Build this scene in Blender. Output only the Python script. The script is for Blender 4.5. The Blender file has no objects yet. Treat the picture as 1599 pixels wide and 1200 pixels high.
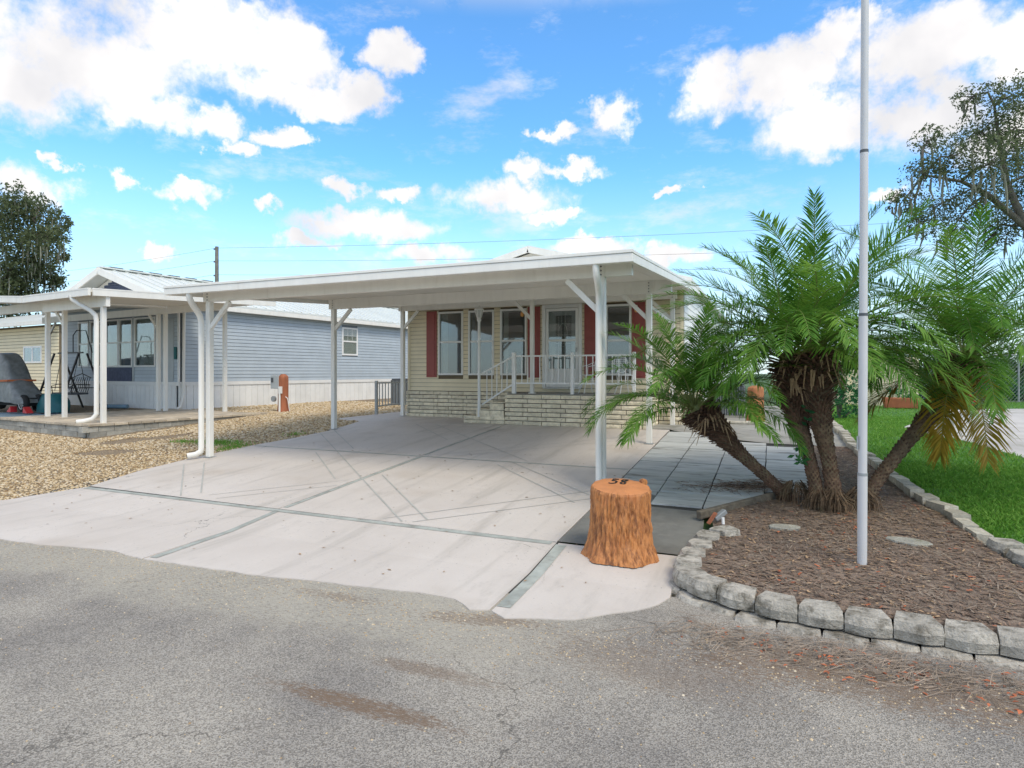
import bpy, math, random
import numpy as np
from mathutils import Vector, Matrix, noise as mnoise
R = math.radians
random.seed(11); rng = np.random.default_rng(7)
S = bpy.context.scene
COL = S.collection

# ------------------------------------------------------------------ camera
YAW = math.atan(407/950.)
cam = bpy.data.objects.new('camera', bpy.data.cameras.new('camera')); COL.objects.link(cam)
cam.location = (0, 0, 1.78); cam.rotation_euler = (R(90), 0, YAW)
cam.data.sensor_width = 36; cam.data.lens = 36*950/1599.; cam.data.shift_y = -19/1599.
cam.data.clip_start = .05; cam.data.clip_end = 2000
S.camera = cam

# ------------------------------------------------------------------ sky, sun, exposure
SUN_EL, SUN_AZ = R(52), R(125)          # azimuth from +Y towards +X
W = bpy.data.worlds.new('World'); S.world = W; W.use_nodes = True
def sky_world():
    nt = W.node_tree; nt.nodes.clear(); N = nt.nodes.new; L = nt.links.new
    out = N('ShaderNodeOutputWorld'); bg = N('ShaderNodeBackground'); L(bg.outputs[0], out.inputs[0])
    bg.inputs[1].default_value = .15
    sky = N('ShaderNodeTexSky'); sky.sky_type = 'NISHITA'; sky.sun_disc = False
    sky.sun_elevation = SUN_EL; sky.sun_rotation = SUN_AZ
    sky.air_density = 1.0; sky.dust_density = .3; sky.ozone_density = 3.0
    tint = N('ShaderNodeMix'); tint.data_type = 'RGBA'; tint.blend_type = 'MULTIPLY'; tint.inputs[0].default_value = 1
    L(sky.outputs[0], tint.inputs[6]); tint.inputs[7].default_value = (.56, .97, 1.17, 1)
    tc = N('ShaderNodeTexCoord')
    sep = N('ShaderNodeSeparateXYZ'); L(tc.outputs['Generated'], sep.inputs[0])
    def m(op, a, b=None, c=None):
        n = N('ShaderNodeMath'); n.operation = op
        for i, x in enumerate((a, b, c)):
            if x is None: continue
            if isinstance(x, (int, float)): n.inputs[i].default_value = x
            else: L(x, n.inputs[i])
        return n.outputs[0]
    az = m('ARCTAN2', sep.outputs[0], sep.outputs[1]); el = m('ARCSINE', sep.outputs[2])
    ae = N('ShaderNodeCombineXYZ'); L(az, ae.inputs[0]); L(el, ae.inputs[1])
    # cumulus groups seen above the street: centre azimuth, elevation, half width, half height
    G_ = [(-1.019,.396,.165,.09),(-.889,.456,.19,.07),(-.776,.453,.11,.064),(-1.08,.348,.096,.058),(-.945,.355,.108,.034),(-.748,.404,.14,.032),(-.652,.414,.074,.039),(-.594,.474,.059,.037),(-.856,.349,.053,.027),(-.774,.345,.044,.022),(-.821,.321,.037,.015),(-1.04,.276,.016,.013),(-1.08,.233,.058,.033),(-.976,.261,.03,.014),(-.889,.256,.062,.019),(-.79,.253,.027,.014),(-.672,.283,.044,.018),(-.587,.278,.051,.014),(-.632,.231,.15,.029),(-.739,.205,.056,.016),(-.93,.168,.039,.014),(-.541,.187,.093,.021),(-.415,.278,.116,.038),(-.378,.312,.053,.025),(-.297,.322,.062,.017),(-.342,.253,.063,.017),(-.143,.285,.027,.01),(-.336,.372,.04,.015),(-.235,.401,.047,.033),(-.089,.424,.071,.055),(.016,.413,.101,.06),(.096,.452,.061,.042),(.195,.414,.122,.056),(.289,.385,.075,.061),(.071,.347,.116,.047),(.181,.334,.102,.057),(.27,.296,.064,.045),(-.269,.202,.093,.017),(-.157,.181,.069,.02),(.136,.238,.026,.014)]
    # ragged edges: displace the lookup with noise
    nz = N('ShaderNodeTexNoise'); nz.noise_dimensions = '3D'; L(tc.outputs['Generated'], nz.inputs['Vector'])
    nz.inputs['Scale'].default_value = 5; nz.inputs['Detail'].default_value = 8; nz.inputs['Roughness'].default_value = .62
    wn = N('ShaderNodeTexNoise'); L(tc.outputs['Generated'], wn.inputs['Vector']); wn.inputs['Scale'].default_value = 17; wn.inputs['Detail'].default_value = 7; wn.inputs['Roughness'].default_value = .62
    wv = N('ShaderNodeVectorMath'); wv.operation = 'SUBTRACT'; L(wn.outputs['Color'], wv.inputs[0]); wv.inputs[1].default_value = (.5, .5, .5)
    ws = N('ShaderNodeVectorMath'); ws.operation = 'MULTIPLY_ADD'; L(wv.outputs[0], ws.inputs[0]); ws.inputs[1].default_value = (.15, .085, 0); L(ae.outputs[0], ws.inputs[2]); ae = ws
    best = None
    for a, e, rw, rh in G_:
        mp = N('ShaderNodeMapping'); mp.vector_type = 'POINT'
        mp.inputs['Scale'].default_value = (1/rw, 1/rh, 1); mp.inputs['Location'].default_value = (-a/rw, -e/rh, 0)
        L(ae.outputs[0], mp.inputs[0])
        g = N('ShaderNodeTexGradient'); g.gradient_type = 'SPHERICAL'; L(mp.outputs[0], g.inputs[0])
        best = g.outputs['Fac'] if best is None else m('MAXIMUM', best, g.outputs['Fac'])
    n2 = N('ShaderNodeTexNoise'); L(tc.outputs['Generated'], n2.inputs['Vector'])
    n2.inputs['Scale'].default_value = 26; n2.inputs['Detail'].default_value = 7; n2.inputs['Roughness'].default_value = .6
    lump = m('ADD', m('MULTIPLY', m('SUBTRACT', nz.outputs['Fac'], .5), .9), m('MULTIPLY', m('SUBTRACT', n2.outputs['Fac'], .5), 1.1))
    # unseen cloud all round and overhead, thickened to whiten the ambient light
    gen = N('ShaderNodeMapRange'); gen.interpolation_type = 'SMOOTHSTEP'; L(nz.outputs['Fac'], gen.inputs[0]); gen.inputs[1].default_value = .41; gen.inputs[2].default_value = .56
    def edge(x, lo, hi):
        q = N('ShaderNodeMapRange'); q.interpolation_type = 'SMOOTHSTEP'; L(x, q.inputs[0]); q.inputs[1].default_value = lo; q.inputs[2].default_value = hi; return q.outputs[0]
    outside = m('MAXIMUM', edge(el, .52, .62), m('MAXIMUM', edge(az, .40, .52), edge(az, -1.14, -1.28)))
    gen = m('MULTIPLY', m('MULTIPLY', gen.outputs[0], outside), edge(el, .02, .12))
    gate = m('MINIMUM', m('MULTIPLY', best, 5.0), 1.0)
    dens = m('ADD', best, m('MULTIPLY', lump, gate))
    mr = N('ShaderNodeMapRange'); mr.interpolation_type = 'SMOOTHSTEP'; L(dens, mr.inputs[0])
    mr.inputs[1].default_value = -.04; mr.inputs[2].default_value = .60
    n4 = N('ShaderNodeTexNoise'); mp4 = N('ShaderNodeMapping'); mp4.inputs['Scale'].default_value = (1, 1, 2.6); L(tc.outputs['Generated'], mp4.inputs[0]); L(mp4.outputs[0], n4.inputs['Vector'])
    n4.inputs['Scale'].default_value = 7; n4.inputs['Detail'].default_value = 9; n4.inputs['Roughness'].default_value = .66
    wisp = m('MULTIPLY', edge(n4.outputs['Fac'], .50, .78), .6)
    # thin veil of haze and far cloud towards the horizon
    hz = N('ShaderNodeMapRange'); hz.interpolation_type = 'SMOOTHSTEP'; L(el, hz.inputs[0])
    hz.inputs[1].default_value = .34; hz.inputs[2].default_value = -.02; hz.inputs[3].default_value = 0; hz.inputs[4].default_value = .78
    mixh = N('ShaderNodeMix'); mixh.data_type = 'RGBA'; L(hz.outputs[0], mixh.inputs[0]); L(tint.outputs[2], mixh.inputs[6])
    mixh.inputs[7].default_value = (3.75, 4.02, 4.15, 1)
    # cloud tone: white tops, faintly grey thick bellies
    ct = N('ShaderNodeMix'); ct.data_type = 'RGBA'
    n3 = N('ShaderNodeTexNoise'); L(tc.outputs['Generated'], n3.inputs['Vector']); n3.inputs['Scale'].default_value = 6; n3.inputs['Detail'].default_value = 5
    br = N('ShaderNodeMapRange'); L(n3.outputs['Fac'], br.inputs[0]); br.inputs[1].default_value = .35; br.inputs[2].default_value = .62
    L(br.outputs[0], ct.inputs[0]); ct.inputs[6].default_value = (3.3, 3.28, 3.38, 1); ct.inputs[7].default_value = (4.6, 4.46, 4.36, 1)
    mx = N('ShaderNodeMix'); mx.data_type = 'RGBA'; L(m('MAXIMUM', m('MAXIMUM', mr.outputs[0], gen), wisp), mx.inputs[0]); L(mixh.outputs[2], mx.inputs[6]); L(ct.outputs[2], mx.inputs[7])
    L(mx.outputs[2], bg.inputs[0])
sky_world()
W.cycles.sampling_method = 'MANUAL'; W.cycles.sample_map_resolution = 512
sun = bpy.data.objects.new('sun', bpy.data.lights.new('sun', 'SUN')); COL.objects.link(sun)
sun.data.energy = 1.4; sun.data.angle = R(24); sun.data.color = (1, .88, .70)
sd = Vector((math.sin(SUN_AZ)*math.cos(SUN_EL), math.cos(SUN_AZ)*math.cos(SUN_EL), math.sin(SUN_EL)))
sun.rotation_euler = sd.to_track_quat('Z', 'Y').to_euler()
S.view_settings.view_transform = 'Standard'; S.view_settings.look = 'None'
S.view_settings.exposure = .8; S.view_settings.gamma = 1; S.view_settings.use_curve_mapping = False

# ------------------------------------------------------------------ helpers
def G(y): return 0.0 if y < 5 else (.53*(y-5)/8.4 if y < 13.4 else .53)
ORG = {}
class MB:
    def __init__(s): s.v = []; s.f = []; s.mi = []
    def add(s, vs, fs, mi=0):
        o = len(s.v); s.v += [tuple(p) for p in vs]; s.f += [tuple(i+o for i in f) for f in fs]; s.mi += [mi]*len(fs); return s
    def hexa(s, p, mi=0):
        return s.add(p, [(0,3,2,1),(4,5,6,7),(0,1,5,4),(1,2,6,5),(2,3,7,6),(3,0,4,7)], mi)
    def box(s, x0, x1, y0, y1, z0, z1, mi=0):
        return s.hexa([(x0,y0,z0),(x1,y0,z0),(x1,y1,z0),(x0,y1,z0),(x0,y0,z1),(x1,y0,z1),(x1,y1,z1),(x0,y1,z1)], mi)
    def bar(s, a, b, w, h, mi=0):
        a = Vector(a); b = Vector(b); d = (b-a).normalized()
        up = Vector((0,0,1)) if abs(d.z) < .95 else Vector((0,1,0))
        x = d.cross(up).normalized()*w/2; y = x.cross(d).normalized()*h/2
        return s.hexa([a-x-y, a+x-y, a+x+y, a-x+y, b-x-y, b+x-y, b+x+y, b-x+y], mi)
    def prism(s, poly, z0, z1, mi=0):
        n = len(poly); vs = [(x,y,z0) for x,y in poly]+[(x,y,z1) for x,y in poly]
        return s.add(vs, [tuple(range(n-1,-1,-1)), tuple(range(n,2*n))]+[(i,(i+1)%n,(i+1)%n+n,i+n) for i in range(n)], mi)
    def tube(s, pts, r, n=8, mi=0, caps=True, flat=1.0):
        pts = [Vector(p) for p in pts]; m = len(pts)
        if not isinstance(r, (list, tuple)): r = [r]*m
        vs = []; pu = None
        for i, p in enumerate(pts):
            d = (pts[min(i+1,m-1)]-pts[max(i-1,0)]).normalized()
            if pu is None:
                pu = Vector((0,0,1)) if abs(d.z) < .9 else Vector((1,0,0))
            x = d.cross(pu).normalized(); y = x.cross(d).normalized(); pu = y
            for k in range(n):
                t = 2*math.pi*k/n; vs.append(p+x*math.cos(t)*r[i]+y*math.sin(t)*r[i]*flat)
        fs = [(i*n+k, i*n+(k+1)%n, (i+1)*n+(k+1)%n, (i+1)*n+k) for i in range(m-1) for k in range(n)]
        if caps: fs += [tuple(range(n-1,-1,-1)), tuple((m-1)*n+k for k in range(n))]
        return s.add(vs, fs, mi)
    def mesh(s, name):
        me = bpy.data.meshes.new(name); me.from_pydata(s.v, [], s.f)
        if any(s.mi): me.polygons.foreach_set('material_index', s.mi)
        return me
    def build(s, name, mat, parent=None, smooth=False, bevel=0):
        return link(s.mesh(name), name, mat, parent, smooth, bevel)
def link(me, name, mat, parent=None, smooth=False, bevel=0):
    if mat is not None and not me.materials:
        for q in (mat if isinstance(mat, (list, tuple)) else [mat]): me.materials.append(q)
    o = bpy.data.objects.new(name, me); COL.objects.link(o)
    if parent is not None:
        o.parent = parent; og = ORG.get(parent.name)
        if og is not None and og.length > 0: me.transform(Matrix.Translation(-og))
        ORG[o.name] = og
    else:
        n = len(me.vertices)
        if n:
            co = np.empty(n*3); me.vertices.foreach_get('co', co); co = co.reshape(-1, 3)
            c = Vector(((co[:,0].min()+co[:,0].max())/2, (co[:,1].min()+co[:,1].max())/2, co[:,2].min()))
            me.transform(Matrix.Translation(-c)); o.location = c; ORG[o.name] = c
    if smooth:
        me.polygons.foreach_set('use_smooth', [True]*len(me.polygons)); me.set_sharp_from_angle(angle=R(48))
    if bevel:
        b = o.modifiers.new('bevel', 'BEVEL'); b.width = bevel; b.segments = 2; b.limit_method = 'ANGLE'
    return o
def tag(o, label=None, cat=None, group=None, kind=None):
    if label: o['label'] = label
    if cat: o['category'] = cat
    if group: o['group'] = group
    if kind: o['kind'] = kind
    return o
def thing(name, label, cat, loc=(0,0,0), rot=None, group=None):
    o = bpy.data.objects.new(name, None); COL.objects.link(o); o.location = loc; o.empty_display_size = .2
    if rot is not None: o.rotation_euler[2] = rot
    ORG[o.name] = Vector((0,0,0)) if rot is not None else Vector(loc)   # rotated things: parts given in local coordinates
    return tag(o, label, cat, group)
def inst(o, parent, loc, name=None, rot=None, scale=None):
    c = o.copy(); COL.objects.link(c); c.name = name or o.name.split('.')[0]; c.parent = parent
    c.location = Vector(loc)
    if rot is not None: c.rotation_euler = rot
    if scale is not None: c.scale = scale
    return c
def npmesh(name, V, F):
    V = np.asarray(V, dtype=np.float32); F = np.asarray(F, dtype=np.int32); k = F.shape[1]
    me = bpy.data.meshes.new(name); me.vertices.add(len(V)); me.vertices.foreach_set('co', V.ravel())
    me.loops.add(F.size); me.loops.foreach_set('vertex_index', F.ravel())
    me.polygons.add(len(F)); me.polygons.foreach_set('loop_start', np.arange(0, F.size, k, dtype=np.int32))
    me.polygons.foreach_set('loop_total', np.full(len(F), k, dtype=np.int32)); me.update(calc_edges=True); return me
def inpoly(x, y, P):
    c = np.zeros(x.shape, bool); n = len(P)
    for i in range(n):
        x1, y1 = P[i]; x2, y2 = P[(i+1) % n]
        k = ((y1 > y) != (y2 > y)) & (x < (x2-x1)*(y-y1)/((y2-y1) or 1e-9)+x1); c ^= k
    return c
cY, sY = math.cos(YAW), math.sin(YAW)
def uv(x, y, z):
    D = -x*sY+y*cY; return 800+950*(x*cY+y*sY)/D, 581-950*(z-1.78)/D, D
def inview(x, y, z, m=40):
    u, v, D = uv(x, y, z); return (D > 1) & (u > -m) & (u < 1599+m) & (v > -m) & (v < 1200+m)

# ------------------------------------------------------------------ materials
def base_nodes(name):
    m = bpy.data.materials.new(name); m.use_nodes = True; nt = m.node_tree; nt.nodes.clear()
    N = nt.nodes.new; L = nt.links.new
    out = N('ShaderNodeOutputMaterial'); b = N('ShaderNodeBsdfPrincipled'); L(b.outputs[0], out.inputs[0])
    geo = N('ShaderNodeNewGeometry')
    return m, nt, N, L, out, b, geo
def sc(c, k): return (max(0, min(1, c[0]*k)), max(0, min(1, c[1]*k)), max(0, min(1, c[2]*k)), 1)
def noise_node(N, L, geo, scale, detail=4, rough=.55, stretch=None):
    n = N('ShaderNodeTexNoise'); n.inputs['Scale'].default_value = scale; n.inputs['Detail'].default_value = detail; n.inputs['Roughness'].default_value = rough
    if stretch:
        mp = N('ShaderNodeMapping'); mp.inputs['Scale'].default_value = stretch; L(geo.outputs['Position'], mp.inputs[0]); L(mp.outputs[0], n.inputs['Vector'])
    else: L(geo.outputs['Position'], n.inputs['Vector'])
    return n
def rampf(N, L, src, lo, hi):
    r = N('ShaderNodeMapRange'); r.interpolation_type = 'SMOOTHSTEP'; L(src, r.inputs[0]); r.inputs[1].default_value = lo; r.inputs[2].default_value = hi; return r.outputs[0]
def mixc(N, L, fac, a, b, blend='MIX'):
    n = N('ShaderNodeMix'); n.data_type = 'RGBA'; n.blend_type = blend
    for i, x in ((0, fac), (6, a), (7, b)):
        if isinstance(x, (int, float)): n.inputs[i].default_value = x
        elif isinstance(x, (tuple, list)): n.inputs[i].default_value = (*x[:3], 1)
        else: L(x, n.inputs[i])
    return n.outputs[2]
def mat(name, col, rough=.6, var=.08, scale=3, rnd=0, bump=0, bscale=60, metallic=0, dirt=None, dscale=2, dlo=.55, dhi=.75, stretch=None, spec=.5):
    m, nt, N, L, out, b, geo = base_nodes(name)
    n = noise_node(N, L, geo, scale, 5, .6, stretch)
    c = mixc(N, L, rampf(N, L, n.outputs['Fac'], .3, .7), sc(col, 1-var), sc(col, 1+var))
    if rnd:
        oi = N('ShaderNodeObjectInfo'); mr = N('ShaderNodeMapRange'); L(oi.outputs['Random'], mr.inputs[0]); mr.inputs[3].default_value = 1-rnd; mr.inputs[4].default_value = 1+rnd
        v = N('ShaderNodeVectorMath'); v.operation = 'SCALE'; L(c, v.inputs[0]); L(mr.outputs[0], v.inputs['Scale']); c = v.outputs[0]
    if dirt:
        d = noise_node(N, L, geo, dscale, 8, .68, stretch)
        c = mixc(N, L, rampf(N, L, d.outputs['Fac'], dlo, dhi), c, dirt)
    L(c, b.inputs['Base Color']); b.inputs['Roughness'].default_value = rough; b.inputs['Metallic'].default_value = metallic
    b.inputs['Specular IOR Level'].default_value = spec
    if bump:
        bn = noise_node(N, L, geo, bscale, 4, .6, stretch); bp = N('ShaderNodeBump'); bp.inputs['Strength'].default_value = bump; bp.inputs['Distance'].default_value = .02
        L(bn.outputs['Fac'], bp.inputs['Height']); L(bp.outputs[0], b.inputs['Normal'])
    return m
def leafmat(name, cols, trans=.35, scale=1.5, rough=.45):
    m, nt, N, L, out, b, geo = base_nodes(name)
    at = N('ShaderNodeAttribute'); at.attribute_name = 'tone'
    n = noise_node(N, L, geo, scale, 3)
    ad = N('ShaderNodeMath'); ad.operation = 'MULTIPLY_ADD'; L(n.outputs['Fac'], ad.inputs[0]); ad.inputs[1].default_value = .6; 
    mm = N('ShaderNodeMath'); mm.operation = 'MULTIPLY'; L(at.outputs['Fac'], mm.inputs[0]); mm.inputs[1].default_value = .55; L(mm.outputs[0], ad.inputs[2])
    cr = N('ShaderNodeValToRGB'); L(ad.outputs[0], cr.inputs[0]); els = cr.color_ramp.elements
    els[0].position = .15; els[0].color = (*cols[0], 1); els[1].position = .9; els[1].color = (*cols[-1], 1)
    for i, c in enumerate(cols[1:-1]): e = els.new(.15+.75*(i+1)/(len(cols)-1)); e.color = (*c, 1)
    L(cr.outputs[0], b.inputs['Base Color']); b.inputs['Roughness'].default_value = rough; b.inputs['Specular IOR Level'].default_value = .22
    t = N('ShaderNodeBsdfTranslucent'); L(cr.outputs[0], t.inputs[0]); mx = N('ShaderNodeMixShader'); mx.inputs[0].default_value = trans
    L(b.outputs[0], mx.inputs[1]); L(t.outputs[0], mx.inputs[2]); L(mx.outputs[0], out.inputs[0]); return m
def tone(me, vals=None):
    a = me.attributes.new('tone', 'FLOAT', 'FACE'); a.data.foreach_set('value', np.asarray(vals if vals is not None else rng.random(len(me.polygons)), dtype=np.float32)); return me

M = {}
M['white'] = mat('white_aluminium', (.80,.785,.735), .42, .04, 1.5, dirt=(.60,.575,.50), dscale=2.0, dlo=.56, dhi=.85, stretch=(3,3,.5))
M['pan'] = mat('roof_pan_white', (.76,.735,.665), .5, .05, .8, dirt=(.62,.6,.53), dscale=.9, dlo=.55, dhi=.8, stretch=(1,.15,1))
M['rail'] = mat('railing_white', (.8,.8,.78), .4, .03)
M['vinyl_cream'] = mat('cream_vinyl_siding', (.79,.70,.50), .55, .05, 2, rnd=.03, bump=.05, bscale=90)
M['vinyl_blue'] = mat('blue_vinyl_siding', (.43,.495,.55), .5, .05, 2, rnd=.04, bump=.05, bscale=90)
M['vinyl_grey'] = mat('grey_vinyl', (.42,.46,.48), .55, .05)
M['skirt'] = mat('white_skirting', (.80,.80,.78), .5, .05, 2, rnd=.04, dirt=(.55,.53,.46), dscale=3, dlo=.62, dhi=.85)
M['brick'] = mat('cream_split_face_brick', (.78,.705,.54), .85, .14, 9, rnd=.10, bump=.9, bscale=38, dirt=(.46,.41,.31), dscale=14, dlo=.58, dhi=.74)
M['mortar'] = mat('dark_mortar', (.10,.098,.088), .95, .2, 8, bump=.3)
M['lapshade'] = mat('siding_lap_shade', (.16,.13,.085), .9, .1)  # backing darkened so the plank gaps read as painted shadow lines
M['lapshade_blue'] = mat('blue_siding_lap_shade', (.20,.235,.27), .9, .1)  # darker blue behind the planks, shade of the laps put into the colour
M['red'] = mat('barn_red_paint', (.30,.07,.06), .5, .06, 4)
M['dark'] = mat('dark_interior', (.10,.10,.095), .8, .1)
M['curtain'] = mat('curtain', (.5,.52,.5), .85, .06, 6)
M['black'] = mat('black_steel', (.014,.014,.015), .4, .1)
M['rubber'] = mat('rubber', (.018,.018,.018), .8, .1)
M['grey_metal'] = mat('grey_metal', (.33,.35,.36), .45, .08, 5, metallic=.3)
M['dkgrey'] = mat('dark_grey_grille', (.085,.095,.105), .5, .1, 5)
M['alu'] = mat('rim_alloy', (.6,.6,.6), .3, .05, metallic=.8)
M['chock'] = mat('red_plastic', (.55,.03,.035), .4, .05)
M['teal'] = mat('teal_plastic', (.01,.12,.13), .45, .1)
M['strap'] = mat('orange_strap', (.55,.14,.04), .7, .1)
M['cover'] = mat('grey_tarp', (.19,.195,.19), .42, .25, 5, bump=.35, bscale=9)
M['terracotta'] = mat('terracotta', (.40,.13,.06), .8, .12, 6)
M['potwhite'] = mat('white_planter', (.72,.71,.68), .7, .08, 6, dirt=(.35,.33,.27), dscale=6)
M['wood_or'] = mat('orange_carved_wood', (.42,.17,.07), .75, .3, 9, bump=.8, bscale=22, stretch=(1,1,.2))
M['wood_br'] = mat('brown_stained_post', (.36,.125,.06), .75, .2, 9, bump=.5, bscale=24, stretch=(1,1,.2))
M['oldwood'] = mat('weathered_timber', (.16,.135,.10), .9, .3, 12, bump=.6, bscale=40)
M['patioblue'] = mat('blue_painted_concrete', (.20,.30,.38), .7, .12, 1.5)
M['block'] = mat('grey_retaining_block', (.47,.44,.38), .95, .18, 16, rnd=.12, bump=1.0, bscale=55, dirt=(.15,.135,.105), dscale=9, dlo=.44, dhi=.68)
M['edge'] = mat('edging_stone', (.44,.41,.34), .95, .2, 14, rnd=.18, bump=.7, bscale=50, dirt=(.18,.16,.11), dscale=7, dlo=.55, dhi=.75)
M['tanpaver'] = mat('tan_patio_paver', (.50,.43,.33), .9, .12, 8, rnd=.25, bump=.5, bscale=50)
M['greypaver'] = mat('grey_patio_block', (.36,.35,.31), .9, .15, 8, rnd=.2, bump=.7, bscale=45)
M['pole'] = mat('grey_painted_pole', (.57,.575,.585), .45, .04, 3)
M['polewood'] = mat('utility_pole_timber', (.20,.19,.165), .9, .2, 3)
M['wire'] = mat('power_line', (.12,.125,.135), .6, 0)
M['roofmetal'] = mat('pale_metal_roof', (.66,.69,.66), .4, .05, 1)
M['shingle'] = mat('blue_gable_shingle', (.07,.09,.16), .7, .2, 9, rnd=.1)
M['yellow'] = mat('yellow_siding', (.76,.67,.46), .6, .04, 2, rnd=.03)
M['concrete_old'] = mat('old_grey_concrete', (.30,.295,.265), .9, .15, 1.2, bump=.25, bscale=60, dirt=(.14,.14,.115), dscale=2.2, dlo=.5, dhi=.75)
M['concrete_dk'] = mat('mildewed_concrete', (.17,.17,.155), .9, .2, 2.0, bump=.3, bscale=80, dirt=(.30,.29,.26), dscale=1.5, dlo=.55, dhi=.8)
M['path'] = mat('pale_path', (.48,.46,.43), .9, .15, .9, dirt=(.25,.25,.16), dscale=1.2, dlo=.55, dhi=.75)
M['black_paint'] = mat('black_paint', (.012,.011,.01), .5, 0)
M['bulb'] = mat('amber_lamp_glass', (.75,.36,.10), .3, .05)
M['bark'] = mat('oak_bark', (.13,.115,.095), .95, .25, 5, bump=.6, bscale=20)
M['moss'] = mat('spanish_moss', (.21,.215,.165), .95, .2, 2)
M['palmtrunk'] = mat('palm_trunk', (.15,.10,.06), .95, .4, 14, bump=.8, bscale=45, dirt=(.19,.17,.10), dscale=5, dlo=.5, dhi=.75)
M['palmbase'] = mat('dead_leaf_bases', (.115,.065,.042), .9, .5, 11, dirt=(.27,.20,.13), dscale=13, dlo=.58, dhi=.75)
M['rachis'] = mat('frond_stem', (.17,.20,.06), .5, .2, 5)
M['deadleaf'] = mat('dead_leaf', (.36,.24,.14), .8, .4, 9)
M['twig'] = mat('dry_twigs', (.27,.215,.165), .9, .4, 7)
M['redleaf'] = mat('fallen_red_leaf', (.40,.12,.05), .8, .5, 9)
M['brownchip'] = mat('mulch_chip', (.19,.128,.09), .95, .65, 12)
M['stepstone'] = mat('stepping_stone', (.36,.35,.30), .95, .2, 12, bump=.8, bscale=50, dirt=(.16,.16,.09), dscale=6)
M['palmleaf'] = leafmat('palm_leaflet', [(.04,.125,.018),(.11,.26,.035),(.26,.44,.075)], .42, 2.5, .45)
M['palmyellow'] = leafmat('yellowing_leaflet', [(.10,.15,.02),(.34,.24,.03),(.44,.22,.03)], .35, 6)
M['grassblade'] = leafmat('grass_blade', [(.085,.22,.028),(.15,.35,.045),(.27,.46,.09)], .35, .8, .6)
M['oakleaf'] = leafmat('oak_leaf', [(.05,.07,.035),(.11,.14,.065),(.20,.24,.12)], .45, .6, .7)
M['bushleaf'] = leafmat('shrub_leaf', [(.012,.07,.03),(.03,.14,.05),(.06,.22,.06)], .3, 2)
M['hedgeleaf'] = leafmat('thicket_leaf', [(.03,.09,.025),(.06,.16,.04),(.14,.22,.07)], .25, .5)
M['petal'] = leafmat('flower_petal', [(.45,.02,.04),(.6,.05,.08)], .3)

def glassmat():
    m, nt, N, L, out, b, geo = base_nodes('window_glass'); nt.nodes.remove(b)
    tr = N('ShaderNodeBsdfTransparent'); tr.inputs[0].default_value = (.80,.83,.82,1)
    gl = N('ShaderNodeBsdfGlossy'); gl.inputs['Roughness'].default_value = .03; gl.inputs[0].default_value = (.95,.97,1,1)
    lw = N('ShaderNodeLayerWeight'); lw.inputs[0].default_value = .5; pw = N('ShaderNodeMath'); pw.operation = 'POWER'; L(lw.outputs['Facing'], pw.inputs[0]); pw.inputs[1].default_value = 3.5
    fr = N('ShaderNodeMath'); fr.operation = 'MULTIPLY_ADD'; L(pw.outputs[0], fr.inputs[0]); fr.inputs[1].default_value = .8; fr.inputs[2].default_value = .11
    mx = N('ShaderNodeMixShader'); L(fr.outputs[0], mx.inputs[0]); L(tr.outputs[0], mx.inputs[1]); L(gl.outputs[0], mx.inputs[2]); L(mx.outputs[0], out.inputs[0]); return m
M['glass'] = glassmat()

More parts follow.
